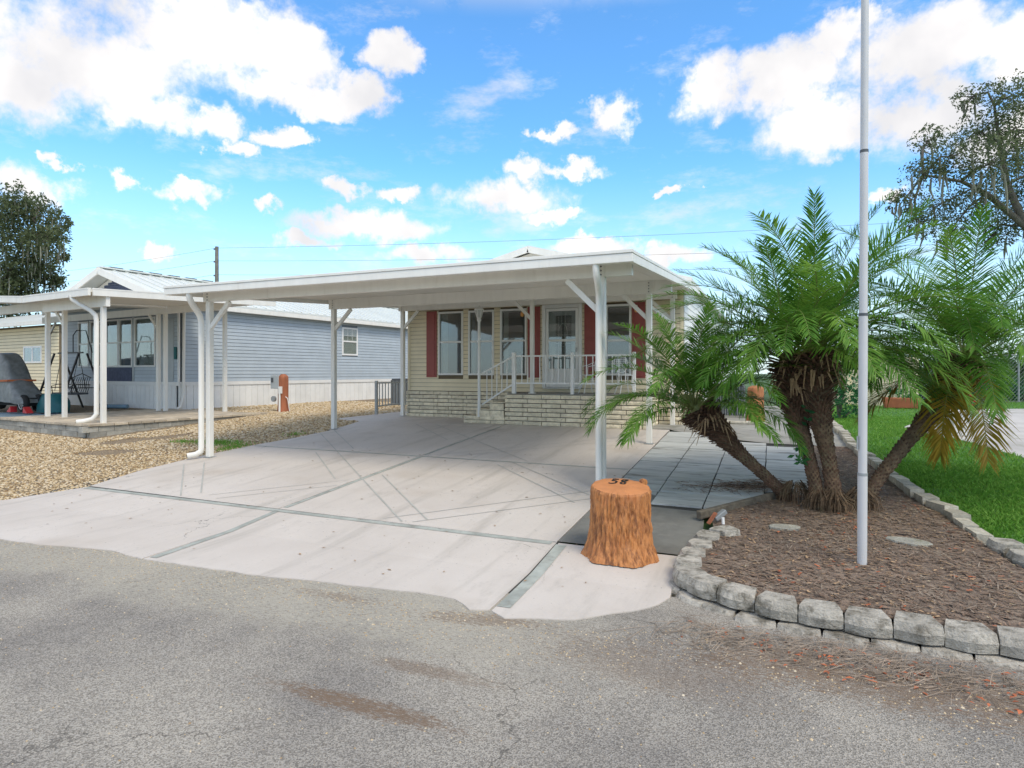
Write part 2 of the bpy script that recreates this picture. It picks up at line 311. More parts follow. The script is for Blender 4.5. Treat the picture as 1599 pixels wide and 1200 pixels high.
def asphalt():
    m, nt, N, L, out, b, geo = base_nodes('worn_asphalt')
    vo = N('ShaderNodeTexVoronoi'); vo.inputs['Scale'].default_value = 150; L(geo.outputs['Position'], vo.inputs['Vector'])
    sp = N('ShaderNodeSeparateXYZ'); L(vo.outputs['Color'], sp.inputs[0])
    c = mixc(N, L, rampf(N, L, sp.outputs[0], .0, 1.0), (.20,.186,.165), (.44,.412,.37))
    big = noise_node(N, L, geo, .8, 5, .6)
    c = mixc(N, L, 1, c, mixc(N, L, rampf(N, L, big.outputs['Fac'], .3, .7), (.72,.72,.73), (1.15,1.14,1.1)), 'MULTIPLY')
    pos = N('ShaderNodeSeparateXYZ'); L(geo.outputs['Position'], pos.inputs[0])
    def M_(op, a, bb=None):
        n = N('ShaderNodeMath'); n.operation = op
        for i, x in enumerate((a, bb)):
            if x is None: continue
            if isinstance(x, (int, float)): n.inputs[i].default_value = x
            else: L(x, n.inputs[i])
        return n.outputs[0]
    wob = noise_node(N, L, geo, 1.3, 6, .65); fine = noise_node(N, L, geo, 22, 4, .7, (1,3,1))
    wp = noise_node(N, L, geo, 2.5, 5, .6); wpv = N('ShaderNodeVectorMath'); wpv.operation = 'MULTIPLY_ADD'; L(wp.outputs['Color'], wpv.inputs[0]); wpv.inputs[1].default_value = (.6,.6,0); L(geo.outputs['Position'], wpv.inputs[2])
    cv = N('ShaderNodeTexVoronoi'); cv.feature = 'DISTANCE_TO_EDGE'; cv.inputs['Scale'].default_value = .7; L(wpv.outputs[0], cv.inputs['Vector'])
    gt = noise_node(N, L, geo, .9, 2, .5); c = mixc(N, L, M_('MULTIPLY', M_('MULTIPLY', rampf(N, L, cv.outputs['Distance'], .006, .001), rampf(N, L, gt.outputs['Fac'], .5, .56)), .6), c, (.075,.07,.062))
    # washed-out sand along the driveway lip
    yy = M_('ADD', pos.outputs[1], M_('MULTIPLY', M_('SUBTRACT', wob.outputs['Fac'], .5), 1.3))
    sand = M_('MULTIPLY', M_('MULTIPLY', rampf(N, L, yy, 3.0, 3.55), rampf(N, L, fine.outputs['Fac'], .28, .62)), rampf(N, L, pos.outputs[0], -.3, -2.4))
    c = mixc(N, L, M_('MULTIPLY', sand, .8), c, (.46,.43,.355))
    # brown dirt streaks
    def streak(x0, y0, rx, ry, lean, amt):
        dx = M_('SUBTRACT', pos.outputs[0], x0); dy = M_('SUBTRACT', M_('SUBTRACT', pos.outputs[1], y0), M_('MULTIPLY', dx, lean))
        d = M_('ADD', M_('POWER', M_('ABSOLUTE', M_('DIVIDE', dx, rx)), 2.0), M_('POWER', M_('ABSOLUTE', M_('DIVIDE', dy, ry)), 2.0))
        k = M_('ADD', d, M_('MULTIPLY', M_('SUBTRACT', wob.outputs['Fac'], .5), 2.2))
        k = M_('ADD', k, M_('MULTIPLY', M_('SUBTRACT', fine.outputs['Fac'], .5), 4.5))
        return M_('MULTIPLY', rampf(N, L, k, 1.0, -.1), amt)
    for s_ in ((-2.0,2.68,.75,.09,0,.85), (-1.85,3.15,.55,.09,0,.5), (-.6,3.75,.9,.35,-.1,.35), (-1.95,3.95,.5,.14,.2,.6), (.7,4.05,1.5,.35,0,.75), (-3.2,3.9,.5,.1,0,.4)):
        c = mixc(N, L, streak(*s_), c, (.19,.13,.085))
    L(c, b.inputs['Base Color']); b.inputs['Roughness'].default_value = .9; b.inputs['Specular IOR Level'].default_value = .25
    bp = N('ShaderNodeBump'); bp.inputs['Strength'].default_value = .7; bp.inputs['Distance'].default_value = .008; L(vo.outputs['Distance'], bp.inputs['Height']); L(bp.outputs[0], b.inputs['Normal'])
    return m
M['asphalt'] = asphalt()
def driveway_mat():
    m, nt, N, L, out, b, geo = base_nodes('painted_driveway')
    n1 = noise_node(N, L, geo, .55, 6, .6); n2 = noise_node(N, L, geo, 4, 6, .7, (1,.35,1)); n3 = noise_node(N, L, geo, 55, 3, .6)
    c = mixc(N, L, rampf(N, L, n1.outputs['Fac'], .35, .68), (.545,.50,.452), (.61,.565,.515))
    c = mixc(N, L, rampf(N, L, n2.outputs['Fac'], .52, .8), c, (.475,.44,.395))
    st = noise_node(N, L, geo, .9, 4, .5, (.7,1,1)); c = mixc(N, L, rampf(N, L, st.outputs['Fac'], .54, .76), c, (.49,.435,.375))
    ty = noise_node(N, L, geo, 2.2, 5, .6, (1.6,.12,1)); c = mixc(N, L, rampf(N, L, ty.outputs['Fac'], .50, .74), c, (.465,.43,.385))
    wp = noise_node(N, L, geo, 3, 4, .6); wpv = N('ShaderNodeVectorMath'); wpv.operation = 'MULTIPLY_ADD'; L(wp.outputs['Color'], wpv.inputs[0]); wpv.inputs[1].default_value = (.5,.5,0); L(geo.outputs['Position'], wpv.inputs[2])
    cv = N('ShaderNodeTexVoronoi'); cv.feature = 'DISTANCE_TO_EDGE'; cv.inputs['Scale'].default_value = .42; L(wpv.outputs[0], cv.inputs['Vector'])
    gt = noise_node(N, L, geo, .7, 2, .5); gm = N('ShaderNodeMath'); gm.operation = 'MULTIPLY'; L(rampf(N, L, cv.outputs['Distance'], .0028, .0008), gm.inputs[0]); L(rampf(N, L, gt.outputs['Fac'], .53, .66), gm.inputs[1])
    c = mixc(N, L, gm.outputs[0], c, (.25,.24,.22))
    sp_ = noise_node(N, L, geo, 34, 2, .5); c = mixc(N, L, rampf(N, L, sp_.outputs['Fac'], .72, .77), c, (.2,.19,.17))
    # worn, grimy patches with fine black crazing
    w = noise_node(N, L, geo, 1.1, 3, .5); w2 = noise_node(N, L, geo, 16, 8, .78)
    mm = N('ShaderNodeMath'); mm.operation = 'MULTIPLY'; L(rampf(N, L, w.outputs['Fac'], .45, .66), mm.inputs[0]); L(rampf(N, L, w2.outputs['Fac'], .56, .70), mm.inputs[1])
    c = mixc(N, L, mm.outputs[0], c, (.27,.265,.25))
    c = mixc(N, L, 1, c, mixc(N, L, n3.outputs['Fac'], (.93,.93,.93), (1.05,1.05,1.05)), 'MULTIPLY')
    L(c, b.inputs['Base Color']); b.inputs['Roughness'].default_value = .75; b.inputs['Specular IOR Level'].default_value = .3
    bp = N('ShaderNodeBump'); bp.inputs['Strength'].default_value = .15; bp.inputs['Distance'].default_value = .01; L(n3.outputs['Fac'], bp.inputs['Height']); L(bp.outputs[0], b.inputs['Normal']); return m
M['drive'] = driveway_mat()
M['joint'] = mat('sage_joint_paint', (.36,.385,.35), .8, .2, 4, dirt=(.22,.215,.19), dscale=6, dlo=.5, dhi=.75)
M['linep'] = mat('thin_sage_line', (.42,.42,.385), .8, .1, 4)
M['crack'] = mat('dark_joint', (.045,.045,.04), .95, .2)
M['bluepaver'] = mat('blue_grey_painted_paver', (.46,.475,.455), .8, .14, 3, rnd=.09, bump=.2, bscale=40, dirt=(.15,.145,.125), dscale=2.8, dlo=.52, dhi=.70, stretch=(.45,2.2,1))
M['gravelbed'] = mat('gravel_bed', (.27,.205,.13), .95, .5, 30, bump=1, bscale=45, dirt=(.10,.08,.06), dscale=28, dlo=.5, dhi=.65)
M['mulch'] = mat('mulch_soil', (.23,.17,.128), .95, .45, 22, bump=1, bscale=80, dirt=(.33,.27,.21), dscale=7, dlo=.5, dhi=.72)
M['soil'] = mat('lawn_soil', (.07,.18,.035), .95, .4, 5, bump=.6, bscale=60)
M['terrain'] = mat('rough_grass', (.06,.12,.035), .95, .4, 1.2, bump=.4, bscale=30, dirt=(.2,.18,.1), dscale=.6)
M['stone'] = leafmat('river_gravel', [(.20,.125,.065),(.40,.285,.155),(.56,.44,.27),(.68,.59,.45)], 0.0, 14, .8)
def stump_mat():
    m, nt, N, L, out, b, geo = base_nodes('orange_painted_bark')
    n = noise_node(N, L, geo, 26, 6, .65, (1,1,.25)); n2 = noise_node(N, L, geo, 5, 3, .5)
    c = mixc(N, L, rampf(N, L, n.outputs['Fac'], .34, .6), (.20,.075,.026), (.52,.215,.068))
    c = mixc(N, L, rampf(N, L, n2.outputs['Fac'], .5, .75), c, (.43,.165,.055))
    L(c, b.inputs['Base Color']); b.inputs['Roughness'].default_value = .6
    bp = N('ShaderNodeBump'); bp.inputs['Strength'].default_value = .8; bp.inputs['Distance'].default_value = .02; L(n.outputs['Fac'], bp.inputs['Height']); L(bp.outputs[0], b.inputs['Normal']); return m
M['stumpbark'] = stump_mat()
M['stumptop'] = mat('orange_stump_top', (.52,.21,.075), .65, .10, 7, dirt=(.30,.13,.06), dscale=9, dlo=.58, dhi=.8)

# ------------------------------------------------------------------ ground, road, driveway
YB = [5.0 + .6*i for i in range(15)]            # breaks where the ground starts to rise and levels out
def sheet(name, poly, dz, m, parent=None, depth=0):
    """polygon laid over the sloping ground, cut into strips at the slope breaks"""
    import bmesh
    bm = bmesh.new(); f = bm.faces.new([bm.verts.new((x, y, 0)) for x, y in poly])
    for yb in (5.0, 13.4):
        bmesh.ops.bisect_plane(bm, geom=bm.verts[:]+bm.edges[:]+bm.faces[:], plane_co=(0, yb, 0), plane_no=(0, 1, 0), dist=1e-5)
    bmesh.ops.triangulate(bm, faces=bm.faces[:])
    bm.normal_update()
    for f in bm.faces:
        if f.normal.z < 0: f.normal_flip()
    if depth:
        ex = bmesh.ops.extrude_face_region(bm, geom=bm.faces[:])
        top = {v for v in ex['geom'] if isinstance(v, bmesh.types.BMVert)}
        for v in bm.verts: v.co.z = G(v.co.y)+dz-(0 if v in top else depth)
        bmesh.ops.recalc_face_normals(bm, faces=bm.faces[:])
    else:
        for v in bm.verts: v.co.z = G(v.co.y)+dz
    me = bpy.data.meshes.new(name); bm.to_mesh(me); bm.free()
    return link(me, name, m, parent)
ys = [-60, 5, 13.4, 40, 400]
mb = MB()
for a, b_ in zip(ys, ys[1:]): mb.add([(-300,a,G(a)-.06),(300,a,G(a)-.06),(300,b_,G(b_)-.06),(-300,b_,G(b_)-.06)], [(0,1,2,3)])
tag(mb.build('ground', M['terrain']), kind='structure')
tag(MB().add([(-90,-9,-.008),(90,-9,-.008),(90,4.95,-.008),(-90,4.95,-.008)], [(0,1,2,3)]).build('road', M['asphalt']), kind='structure')

def jag(pts, amp, step=.12, seed=1):
    r = random.Random(seed); o = []
    for (x0,y0),(x1,y1) in zip(pts, pts[1:]):
        n = max(1, int(math.hypot(x1-x0,y1-y0)/step))
        for i in range(n): t = i/n; o.append((x0+(x1-x0)*t+r.uniform(-amp,amp), y0+(y1-y0)*t+r.uniform(-amp,amp)))
    o.append(pts[-1]); return o
drive = bpy.data.objects.new('driveway', None); COL.objects.link(drive); ORG['driveway'] = Vector((0,0,0)); tag(drive, kind='structure')
FRONT_L = [(-14.0,3.7),(-9.5,3.74),(-7.57,3.81),(-6.98,3.85),(-6.3,3.97),(-6.05,4.0),(-5.53,3.94)]
FRONT_R = [(-5.5,3.94),(-4.17,4.02),(-3.17,4.15),(-2.62,4.22),(-2.3,4.2),(-2.09,4.07),(-1.95,4.12)]
FRONT_S = [(-1.92,4.12),(-1.78,4.03),(-1.31,4.2),(-.98,4.5),(-.8,4.72),(-.75,4.9),(-.79,5.4),(-.81,5.85)]
LEFT = [(-9.47,5.93),(-9.77,6.94),(-9.87,8.02),(-9.80,9.36)]
slabs = [
    jag(FRONT_L, .012, seed=2)+[(-5.70,5.87),(-9.45,5.87),(-9.8,5.0),(-10.6,4.55),(-14,4.4)],
    jag(FRONT_R, .012, seed=3)+[(-2.01,5.84),(-5.69,5.87)],
    jag(FRONT_S, .012, seed=4)+[(-1.985,5.83)],
    LEFT+[(-5.80,9.36),(-5.73,5.89)][::1],
    [(-5.715,5.89),(-2.015,5.86),(-2.02,9.35),(-5.785,9.36)],
    [(-9.80,9.38),(-9.61,10.35),(-9.55,11.38),(-9.75,12.5),(-9.85,12.95),(-5.865,12.95),(-5.81,9.38)],
    [(-5.795,9.38),(-2.02,9.37),(-2.04,13.4),(-5.85,13.4),(-5.85,12.95)],
    [(-9.85,12.97),(-10.3,13.02),(-10.75,13.1),(-10.75,19),(-9.6,19),(-9.6,14.7),(-5.87,14.7),(-5.87,12.97)],
]
for p in slabs: sheet('slab', p, .0, M['drive'], drive, .05)
def strip(p0, p1, w, dz, m, name, parent):
    a = Vector((*p0,0)); b = Vector((*p1,0)); d = (b-a).normalized(); n = Vector((-d.y,d.x,0))*w/2
    return sheet(name, [(a+n)[:2],(a-n)[:2],(b-n)[:2],(b+n)[:2]], dz, m, parent)
for p0,p1,w in [((-9.4,5.83),(-2.05,5.80),.085), ((-5.45,4.0),(-5.66,5.8),.085), ((-5.67,5.95),(-5.74,9.3),.07), ((-1.87,4.2),(-1.94,5.78),.11), ((-9.7,9.33),(-5.82,9.33),.045), ((-5.76,9.33),(-2.05,9.33),.045), ((-5.755,9.44),(-5.82,12.9),.05)]:
    strip(p0, p1, w, .004, M['joint'], 'joint_band', drive)
for p0,p1 in [((-9.47,11.02),(-3.92,5.93)),((-9.48,11.5),(-7.46,9.62)),((-7.92,9.09),(-6.11,7.44)),((-5.57,7.88),(-3.67,6.08)),((-8.04,12.79),(-6.17,11.01)),((-7.57,12.91),(-3.76,9.45)),((-4.15,9.08),(-2.28,7.3)),((-3.97,9.3),(-2.21,7.71)),((-9.45,7.51),(-7.55,5.95)),((-9.23,7.74),(-7.41,6.16))]:
    strip(p0, p1, .022, .0045, M['linep'], 'painted_line', drive)
for p0,p1 in [((-7.19,6.1),(-5.85,7.44)),((-6.93,6.0),(-5.8,7.1)),((-4.19,5.96),(-2.2,7.95)),((-3.79,5.95),(-2.06,7.6)),((-9.3,9.5),(-6.0,12.75)),((-5.6,9.5),(-2.3,12.7)),((-5.2,9.5),(-2.1,12.4))]:
    strip(p0, p1, .012, .0045, M['linep'], 'faint_line', drive)
sheet('joint_filler', [(-9.78,4.5),(-1.2,4.5),(-1.2,5.6),(-2.03,5.9),(-2.03,13.3),(-9.6,13.3)], -.0045, M['crack'], drive)

# fallen leaves and specks on the driveway
def chips(n, xs, ys_, zf, smin, smax, m, name, parent=None, fl=.35):
    V = []; F = []
    for i in range(n):
        x = random.uniform(*xs); y = random.uniform(*ys_); s_ = random.uniform(smin, smax); a = random.uniform(0, 6.28); z = zf(x, y)+.004
        c, s2 = math.cos(a), math.sin(a); t = random.uniform(.002, s_*fl)
        P = [(-1,0,0),(0,-.4,t),(1,0,t*.4),(0,.4,t)]
        o = len(V); V += [(x+(c*p[0]-s2*p[1])*s_, y+(s2*p[0]+c*p[1])*s_, z+p[2]) for p in P]; F.append((o,o+1,o+2,o+3))
    return link(npmesh(name, V, F), name, m, parent)
lf = chips(130, (-9,-1.2), (4.3,10), lambda x,y: G(y)+.001, .008, .03, M['deadleaf'], 'leaf_specks'); tag(lf, 'small dry brown leaf scraps lying on the pale driveway', 'leaves', kind='stuff')

def grit():
    V = []; F = []; B = [(-1,0,0),(0,-.8,0),(1,0,0),(0,.9,0),(.1,0,.8)]
    for k in range(5200):
        x = random.uniform(-8, 2.4); y = 4.1-abs(random.gauss(0,.42)) if x < -1.0 else 4.35-abs(random.gauss(0,.5))
        if k % 4 == 0: x = random.uniform(-6,4); y = random.uniform(1.6,4)
        s_ = random.uniform(.002,.0075)*(1.6 if random.random() < .05 else 1); a = random.uniform(0,6.28); c, q = math.cos(a), math.sin(a); o = len(V)
        V += [(x+(c*p[0]-q*p[1])*s_, y+(q*p[0]+c*p[1])*s_, -.008+p[2]*s_) for p in B]; F += [(o,o+1,o+4),(o+1,o+2,o+4),(o+2,o+3,o+4),(o+3,o,o+4)]
    me = npmesh('road_grit', V, F); tone(me, np.repeat(rng.random(len(F)//4), 4)); tag(link(me, 'road_grit', M['stone']), 'loose pale grit scattered on the road edge', 'grit', kind='stuff')
grit()
# ------------------------------------------------------------------ gravel yard on the left
grav_poly = [(-9.8,5.0),(-10.6,4.55),(-14,4.38),(-60,4.38),(-60,40),(-10.75,40),(-10.75,13.1),(-10.3,13.02),(-9.85,12.95),(-9.75,12.5),(-9.55,11.38),(-9.61,10.35),(-9.80,9.37),(-9.87,8.02),(-9.77,6.94),(-9.45,5.87)]
gb = sheet('gravel_ground', grav_poly, -.012, M['gravelbed']); tag(gb, kind='structure')
def gravel():
    t = (1+5**.5)/2
    ico = np.array([(-1,t,0),(1,t,0),(-1,-t,0),(1,-t,0),(0,-1,t),(0,1,t),(0,-1,-t),(0,1,-t),(t,0,-1),(t,0,1),(-t,0,-1),(-t,0,1)])/1.9
    fi = np.array([(0,11,5),(0,5,1),(0,1,7),(0,7,10),(0,10,11),(1,5,9),(5,11,4),(11,10,2),(10,7,6),(7,1,8),(3,9,4),(3,4,2),(3,2,6),(3,6,8),(3,8,9),(4,9,5),(2,4,11),(6,2,10),(8,6,7),(9,8,1)])
    x = rng.uniform(-24, -9.3, 190000); y = rng.uniform(4.5, 21, 190000)
    u, v, D = uv(x, y, np.full_like(x, .2)); keep = inpoly(x, y, grav_poly) & (u > -30) & (u < 660) & (rng.random(len(x)) < np.clip(1.6-D/17., .28, 1))
    a = R(6.1); dx = x+17.94; dy = y-14.07; lx = dx*math.cos(a)-dy*math.sin(a); ly = dx*math.sin(a)+dy*math.cos(a)
    keep &= ~((lx < 4.3) & (ly > -4.75) & (ly < .2) ) & ~((lx < 0.1) & (ly > -.3)) & ~((lx < -.6) & (ly > -7))
    bare = np.array([mnoise.noise((a_*.55, b_*.9, 3.3)) for a_, b_ in zip(x, y)]); keep &= ~((bare > .42) & (x > -13.5))
    x = x[keep]; y = y[keep]; n = len(x)
    s_ = rng.uniform(.009, .024, n)*(1+np.clip((uv(x,y,.2)[2]-11)/14, 0, .8)); z = np.array([G(q) for q in y])-.012+s_*.35
    P = ico[None]*(1+rng.uniform(-.28,.28,(n,12,1)))*s_[:,None,None]*rng.uniform(.65,1.3,(n,1,3))*np.array([1,1,.62])
    an = rng.uniform(0,6.28,n); ca, sa = np.cos(an)[:,None], np.sin(an)[:,None]
    X = P[:,:,0]*ca-P[:,:,1]*sa+x[:,None]; Y = P[:,:,0]*sa+P[:,:,1]*ca+y[:,None]; Z = P[:,:,2]+z[:,None]
    V = np.stack([X,Y,Z],-1).reshape(-1,3); F = (fi[None]+12*np.arange(n)[:,None,None]).reshape(-1,3)
    me = npmesh('gravel', V, F); tone(me, np.repeat(np.clip(rng.normal(.55,.36,n),0,1.3),20)); o = link(me, 'gravel', M['stone'])
    tag(o, 'tan and cream river gravel spread beside the driveway', 'gravel', kind='stuff')
gravel()
def grass_blades(name, pts, h, wd, label, m, kind='stuff', seed=1, lean=.5):
    n = len(pts); p = np.asarray(pts); a = rng.uniform(0,6.28,n); hh = h*rng.uniform(.5,1.25,n); w = wd*rng.uniform(.7,1.3,n)
    b = rng.uniform(0,6.28,n); l = hh*rng.uniform(.1,lean*1.6,n)
    wx, wy = np.cos(a)*w, np.sin(a)*w; lx, ly = np.cos(b)*l, np.sin(b)*l
    V = np.stack([np.stack([p[:,0]-wx,p[:,1]-wy,p[:,2]],-1), np.stack([p[:,0]+wx,p[:,1]+wy,p[:,2]],-1),
                  np.stack([p[:,0]+wx*.7+lx*.4,p[:,1]+wy*.7+ly*.4,p[:,2]+hh*.6],-1), np.stack([p[:,0]+lx,p[:,1]+ly,p[:,2]+hh],-1)],1).reshape(-1,3)
    F = np.arange(4*n).reshape(-1,4); me = npmesh(name, V, F); tone(me); return tag(link(me, name, m), label, 'grass', kind=kind)
pp = []
for cx, cy, rx, ry, n in [(-10.75,9.35,.75,.28,900),(-9.98,9.0,.2,.4,300),(-11.7,9.25,.3,.15,160),(-9.9,10.7,.25,.3,120)]:
    for _ in range(n):
        x = random.gauss(cx, rx*.5); y = random.gauss(cy, ry*.5)
        if x < -9.75: pp.append((x, y, G(y)))
grass_blades('weed_grass', pp, .05, .006, 'patch of green weeds in the gravel by the driveway edge', M['grassblade'])

# ------------------------------------------------------------------ right-hand paving, bed and lawn
pav = bpy.data.objects.new('paver_terrace', None); COL.objects.link(pav); ORG['paver_terrace'] = Vector((0,0,0)); tag(pav, kind='structure')
cols = [(-2.0,-1.385),(-1.375,-.765),(-.755,-.105),(-.095,.52)]
starts = [7.95,7.4,7.45,8.55]
for (x0,x1), st in zip(cols, starts):
    y = 13.1
    while y > st+.15:
        y0 = max(st, y-.61)
        if x0 > -.2 and y > 12.2: y -= .62; continue
        j = lambda: random.uniform(-.006,.006)
        yt = min(y, 12.15) if x0 > -.8 else y
        if yt-y0 > .1:
            P = [(x0+j()+.004,y0+.011),(x1+j()-.004,y0+.011+j()),(x1+j()-.004,yt-.008),(x0+j()+.004,yt-.008)]
            if x0 > 0-.2: P[0] = (x0, max(y0, 8.5))
            sheet('paver', P, .012+random.uniform(-.003,.004), M['bluepaver'], pav, .04)
        y -= .62
sheet('paver_bed', [(-2.02,7.2),(-.75,7.2),(.3,8.4),(.53,8.8),(.53,12.2),(-.7,12.4),(-1.9,13.2),(-2.02,13.2)], -.008, M['crack'], pav)
tag(sheet('concrete_pad', [(-2.0,5.86),(-.82,5.87),(-.66,6.5),(-.7,7.05),(-.76,7.36),(-1.37,7.4),(-1.38,7.9),(-2.0,7.9)], .006, M['concrete_dk']), kind='structure')
tag(sheet('walkway', [(-2.5,13.41),(-2.045,13.41),(-1.9,13.22),(-.68,12.44),(-.08,12.18),(1.33,12.14),(1.22,18.0),(1.2,24),(-1.9,24),(-1.9,14.72),(-2.5,14.72)], .008, M['concrete_old']), kind='structure')
lawn_poly = [(1.98,6.0),(1.95,7.04),(1.86,7.98),(1.74,8.35),(1.6,9.67),(1.33,12.18),(1.30,17.05),(1.25,26),(60,60),(60,5.2),(2.6,5.2)]
tag(sheet('lawn', lawn_poly, -.005, M['soil']), kind='structure')
path_poly = [(3.6,11.9),(3.2,13.3),(2.95,14.0),(2.68,16.0),(3.4,18.2),(5.3,24.2),(7.6,25.6),(12,27),(14,14),(9,10.5),(5,11.2)]
tag(sheet('garden_path', path_poly, .004, M['path']), kind='structure')
def lawn():
    def band(n, y0, y1, x1):
        x = rng.uniform(1.2, x1, n); y = rng.uniform(y0, y1, n); z = np.array([G(q) for q in y])
        k = inpoly(x, y, lawn_poly) & ~inpoly(x, y, path_poly) & inview(x, y, z); return np.stack([x,y,z],-1)[k]
    p = np.concatenate([band(130000,5.4,11,8), band(110000,11,20,12), band(60000,20,33,20)])
    nzv = np.array([mnoise.noise((a*.9, b*.9, 2.2))+.6*mnoise.noise((a*3, b*3, 5)) for a, b, _ in p]); p = p[(nzv < .25) | (rng.random(len(p)) < .45)]
    grass_blades('grass', p, .05, .0065, 'short bright green grass of the side lawn', M['grassblade'], lean=.8)
lawn()
def needles():
    mb = MB()
    for k in range(520):
        t = random.gauss(0,1); x = -.28+.36*t+random.gauss(0,.08); y = 8.75+.28*t*.4+random.gauss(0,.16)
        if x > .42 or x < -1.2 or y < 8.05+max(0,x)*.9: continue
        a = random.uniform(0,3.14); l = random.uniform(.03,.12); c, q = math.cos(a)*l, math.sin(a)*l; z = G(y)+.018
        mb.tube([(x-c,y-q,z),(x,y,z+random.uniform(0,.012)),(x+c,y+q,z)], [.002,.003,.0015], 3, caps=False)
    tag(mb.build('swept_needles', M['brownchip']), 'swept pile of dark dry leaflets on the blue pavers under the palms', 'litter', kind='stuff')
needles()
# mulch bed (raised soil behind the retaining blocks)
bed_poly = [(-.6,5.05),(-.3,4.88),(.3,4.76),(3.2,4.76),(3.2,5.2),(2.0,5.95),(1.84,6.3),(1.78,7.0),(1.66,8.3),(1.5,9.67),(1.3,12.1),(.55,12.1),(.55,8.95),(.2,8.36),(-.62,7.0),(-.55,6.5),(-.62,6.2),(-.66,5.4)]
def bed():
    import bmesh
    bm = bmesh.new(); bm.faces.new([bm.verts.new((x,y,0)) for x,y in bed_poly])
    for k in range(1, 30):
        for co, no in (((0,4.7+.27*k,0),(0,1,0)), ((-.7+.135*k,0,0),(1,0,0))):
            bmesh.ops.bisect_plane(bm, geom=bm.verts[:]+bm.edges[:]+bm.faces[:], plane_co=co, plane_no=no, dist=1e-5)
    bmesh.ops.triangulate(bm, faces=bm.faces[:]); bm.normal_update()
    for f in bm.faces:
        if f.normal.z < 0: f.normal_flip()
    for v in bm.verts: v.co.z = bedz(v.co.x, v.co.y)
    me = bpy.data.meshes.new('mulch_bed'); bm.to_mesh(me); bm.free(); tag(link(me, 'mulch_bed', M['mulch'], smooth=True), kind='structure')
def bedz(x, y):
    k = min(1, max(0, (8.6-y)/3.0)); return G(y)+.015+.105*k+.012*mnoise.noise((x*2.3, y*2.3, 0))
bed()
def litter():
    V = []; F = []
    def chip(x, y, z, s_, w, t):
        a = random.uniform(0,6.28); c, q = math.cos(a), math.sin(a); o = len(V)
        tl = random.uniform(-.3,.3)*s_
        for px, py, pz in ((-s_,-w,0),(s_,-w*.7,tl),(s_,w*.7,tl),(-s_,w,0)): V.append((x+c*px-q*py, y+q*px+c*py, z+t+pz+.004))
        F.append((o,o+1,o+2,o+3))
    sets = {'mulch_chips':(M['brownchip'],9000,(.008,.035),(.003,.008)),'dry_litter':(M['twig'],4200,(.012,.06),(.0015,.005)),'tan_leaves':(M['deadleaf'],1300,(.01,.032),(.004,.011)),'fallen_leaves':(M['redleaf'],420,(.01,.028),(.006,.012)),'pale_pebbles':(M['stone'],2600,(.006,.014),(.005,.011))}
    lab = {'tan_leaves':'curled tan dead leaf scraps across the palm bed','mulch_chips':'dark brown bark chips covering the palm bed','dry_litter':'thin pale dry stems strewn over the palm bed','fallen_leaves':'reddish fallen leaves scattered on the palm bed','pale_pebbles':'pale pebbles in the strip beside the lawn edging'}
    for nm, (m, n, sr, wr) in sets.items():
        V.clear(); F.clear(); k = 0
        P = np.array([(random.uniform(-.6,3.0), random.uniform(4.75,12.1)) for _ in range(n*3)]); ok = inpoly(P[:,0], P[:,1], bed_poly)
        for (x, y), g in zip(P, ok):
            if not g or k >= n: continue
            if nm == 'pale_pebbles' and random.random() > (max(0, min(1, (y-7.6)/2.2)) if x > .3 else .03)+.04: continue
            if nm == 'fallen_leaves' and mnoise.noise((x*2, y*2, 9)) < .05: continue
            if nm == 'dry_litter' and mnoise.noise((x*1.1, y*1.6, 4)) < -.05: continue
            chip(x, y, bedz(x, y), random.uniform(*sr), random.uniform(*wr), random.uniform(0,.012)); k += 1
        me = npmesh(nm, V, F); tone(me); tag(link(me, nm, m), lab[nm], 'litter', kind='stuff')
litter()
def twigs():
    mb = MB(); ml = []
    for i in range(950):
        t = random.random(); x = -.55+2.9*t+random.gauss(0,.18); y = 4.33-.12*t+random.gauss(0,.13)
        if x < -.1 and y > 4.5: continue
        if y > 4.50: y = 4.50-random.random()*.2
        a = random.gauss(.2,.9); l = random.uniform(.06,.28)*(1 if random.random() < .85 else 1.5); z = -.015+abs(random.gauss(0,.02)); c, s_ = math.cos(a)*l/2, math.sin(a)*l/2; k = random.uniform(-.25,.25)*l
        mb.tube([(x-c,y-s_,z),(x+k*.4,y+k,z+random.uniform(0,.03)),(x+c,y+s_,z+random.uniform(-.005,.03))], [.0023,.0021,.001], 3, caps=False)
    tag(mb.build('dry_twigs', M['twig']), 'tangle of dry brown twigs on the road edge below the block wall', 'twigs', kind='stuff')
    V = []; F = []
    for i in range(260):
        t = random.random()**.7; x = -.5+2.7*t+random.gauss(0,.15); y = 4.26-.12*t+random.gauss(0,.15); s_ = random.uniform(.012,.03); a = random.uniform(0,6.28); c, q = math.cos(a), math.sin(a); o = len(V); z = -.012+random.uniform(0,.03)
        if y > 4.5: continue
        for px, py, pz in ((-1,0,0),(0,-.4,.25),(1,0,.1),(0,.4,.3)): V.append((x+(c*px-q*py)*s_, y+(q*px+c*py)*s_, z+pz*s_))
        F.append((o,o+1,o+2,o+3))
    tag(link(npmesh('red_leaves', V, F), 'red_leaves', M['redleaf']), 'rust red fallen leaves among the twigs on the road edge', 'leaves', kind='stuff')
twigs()

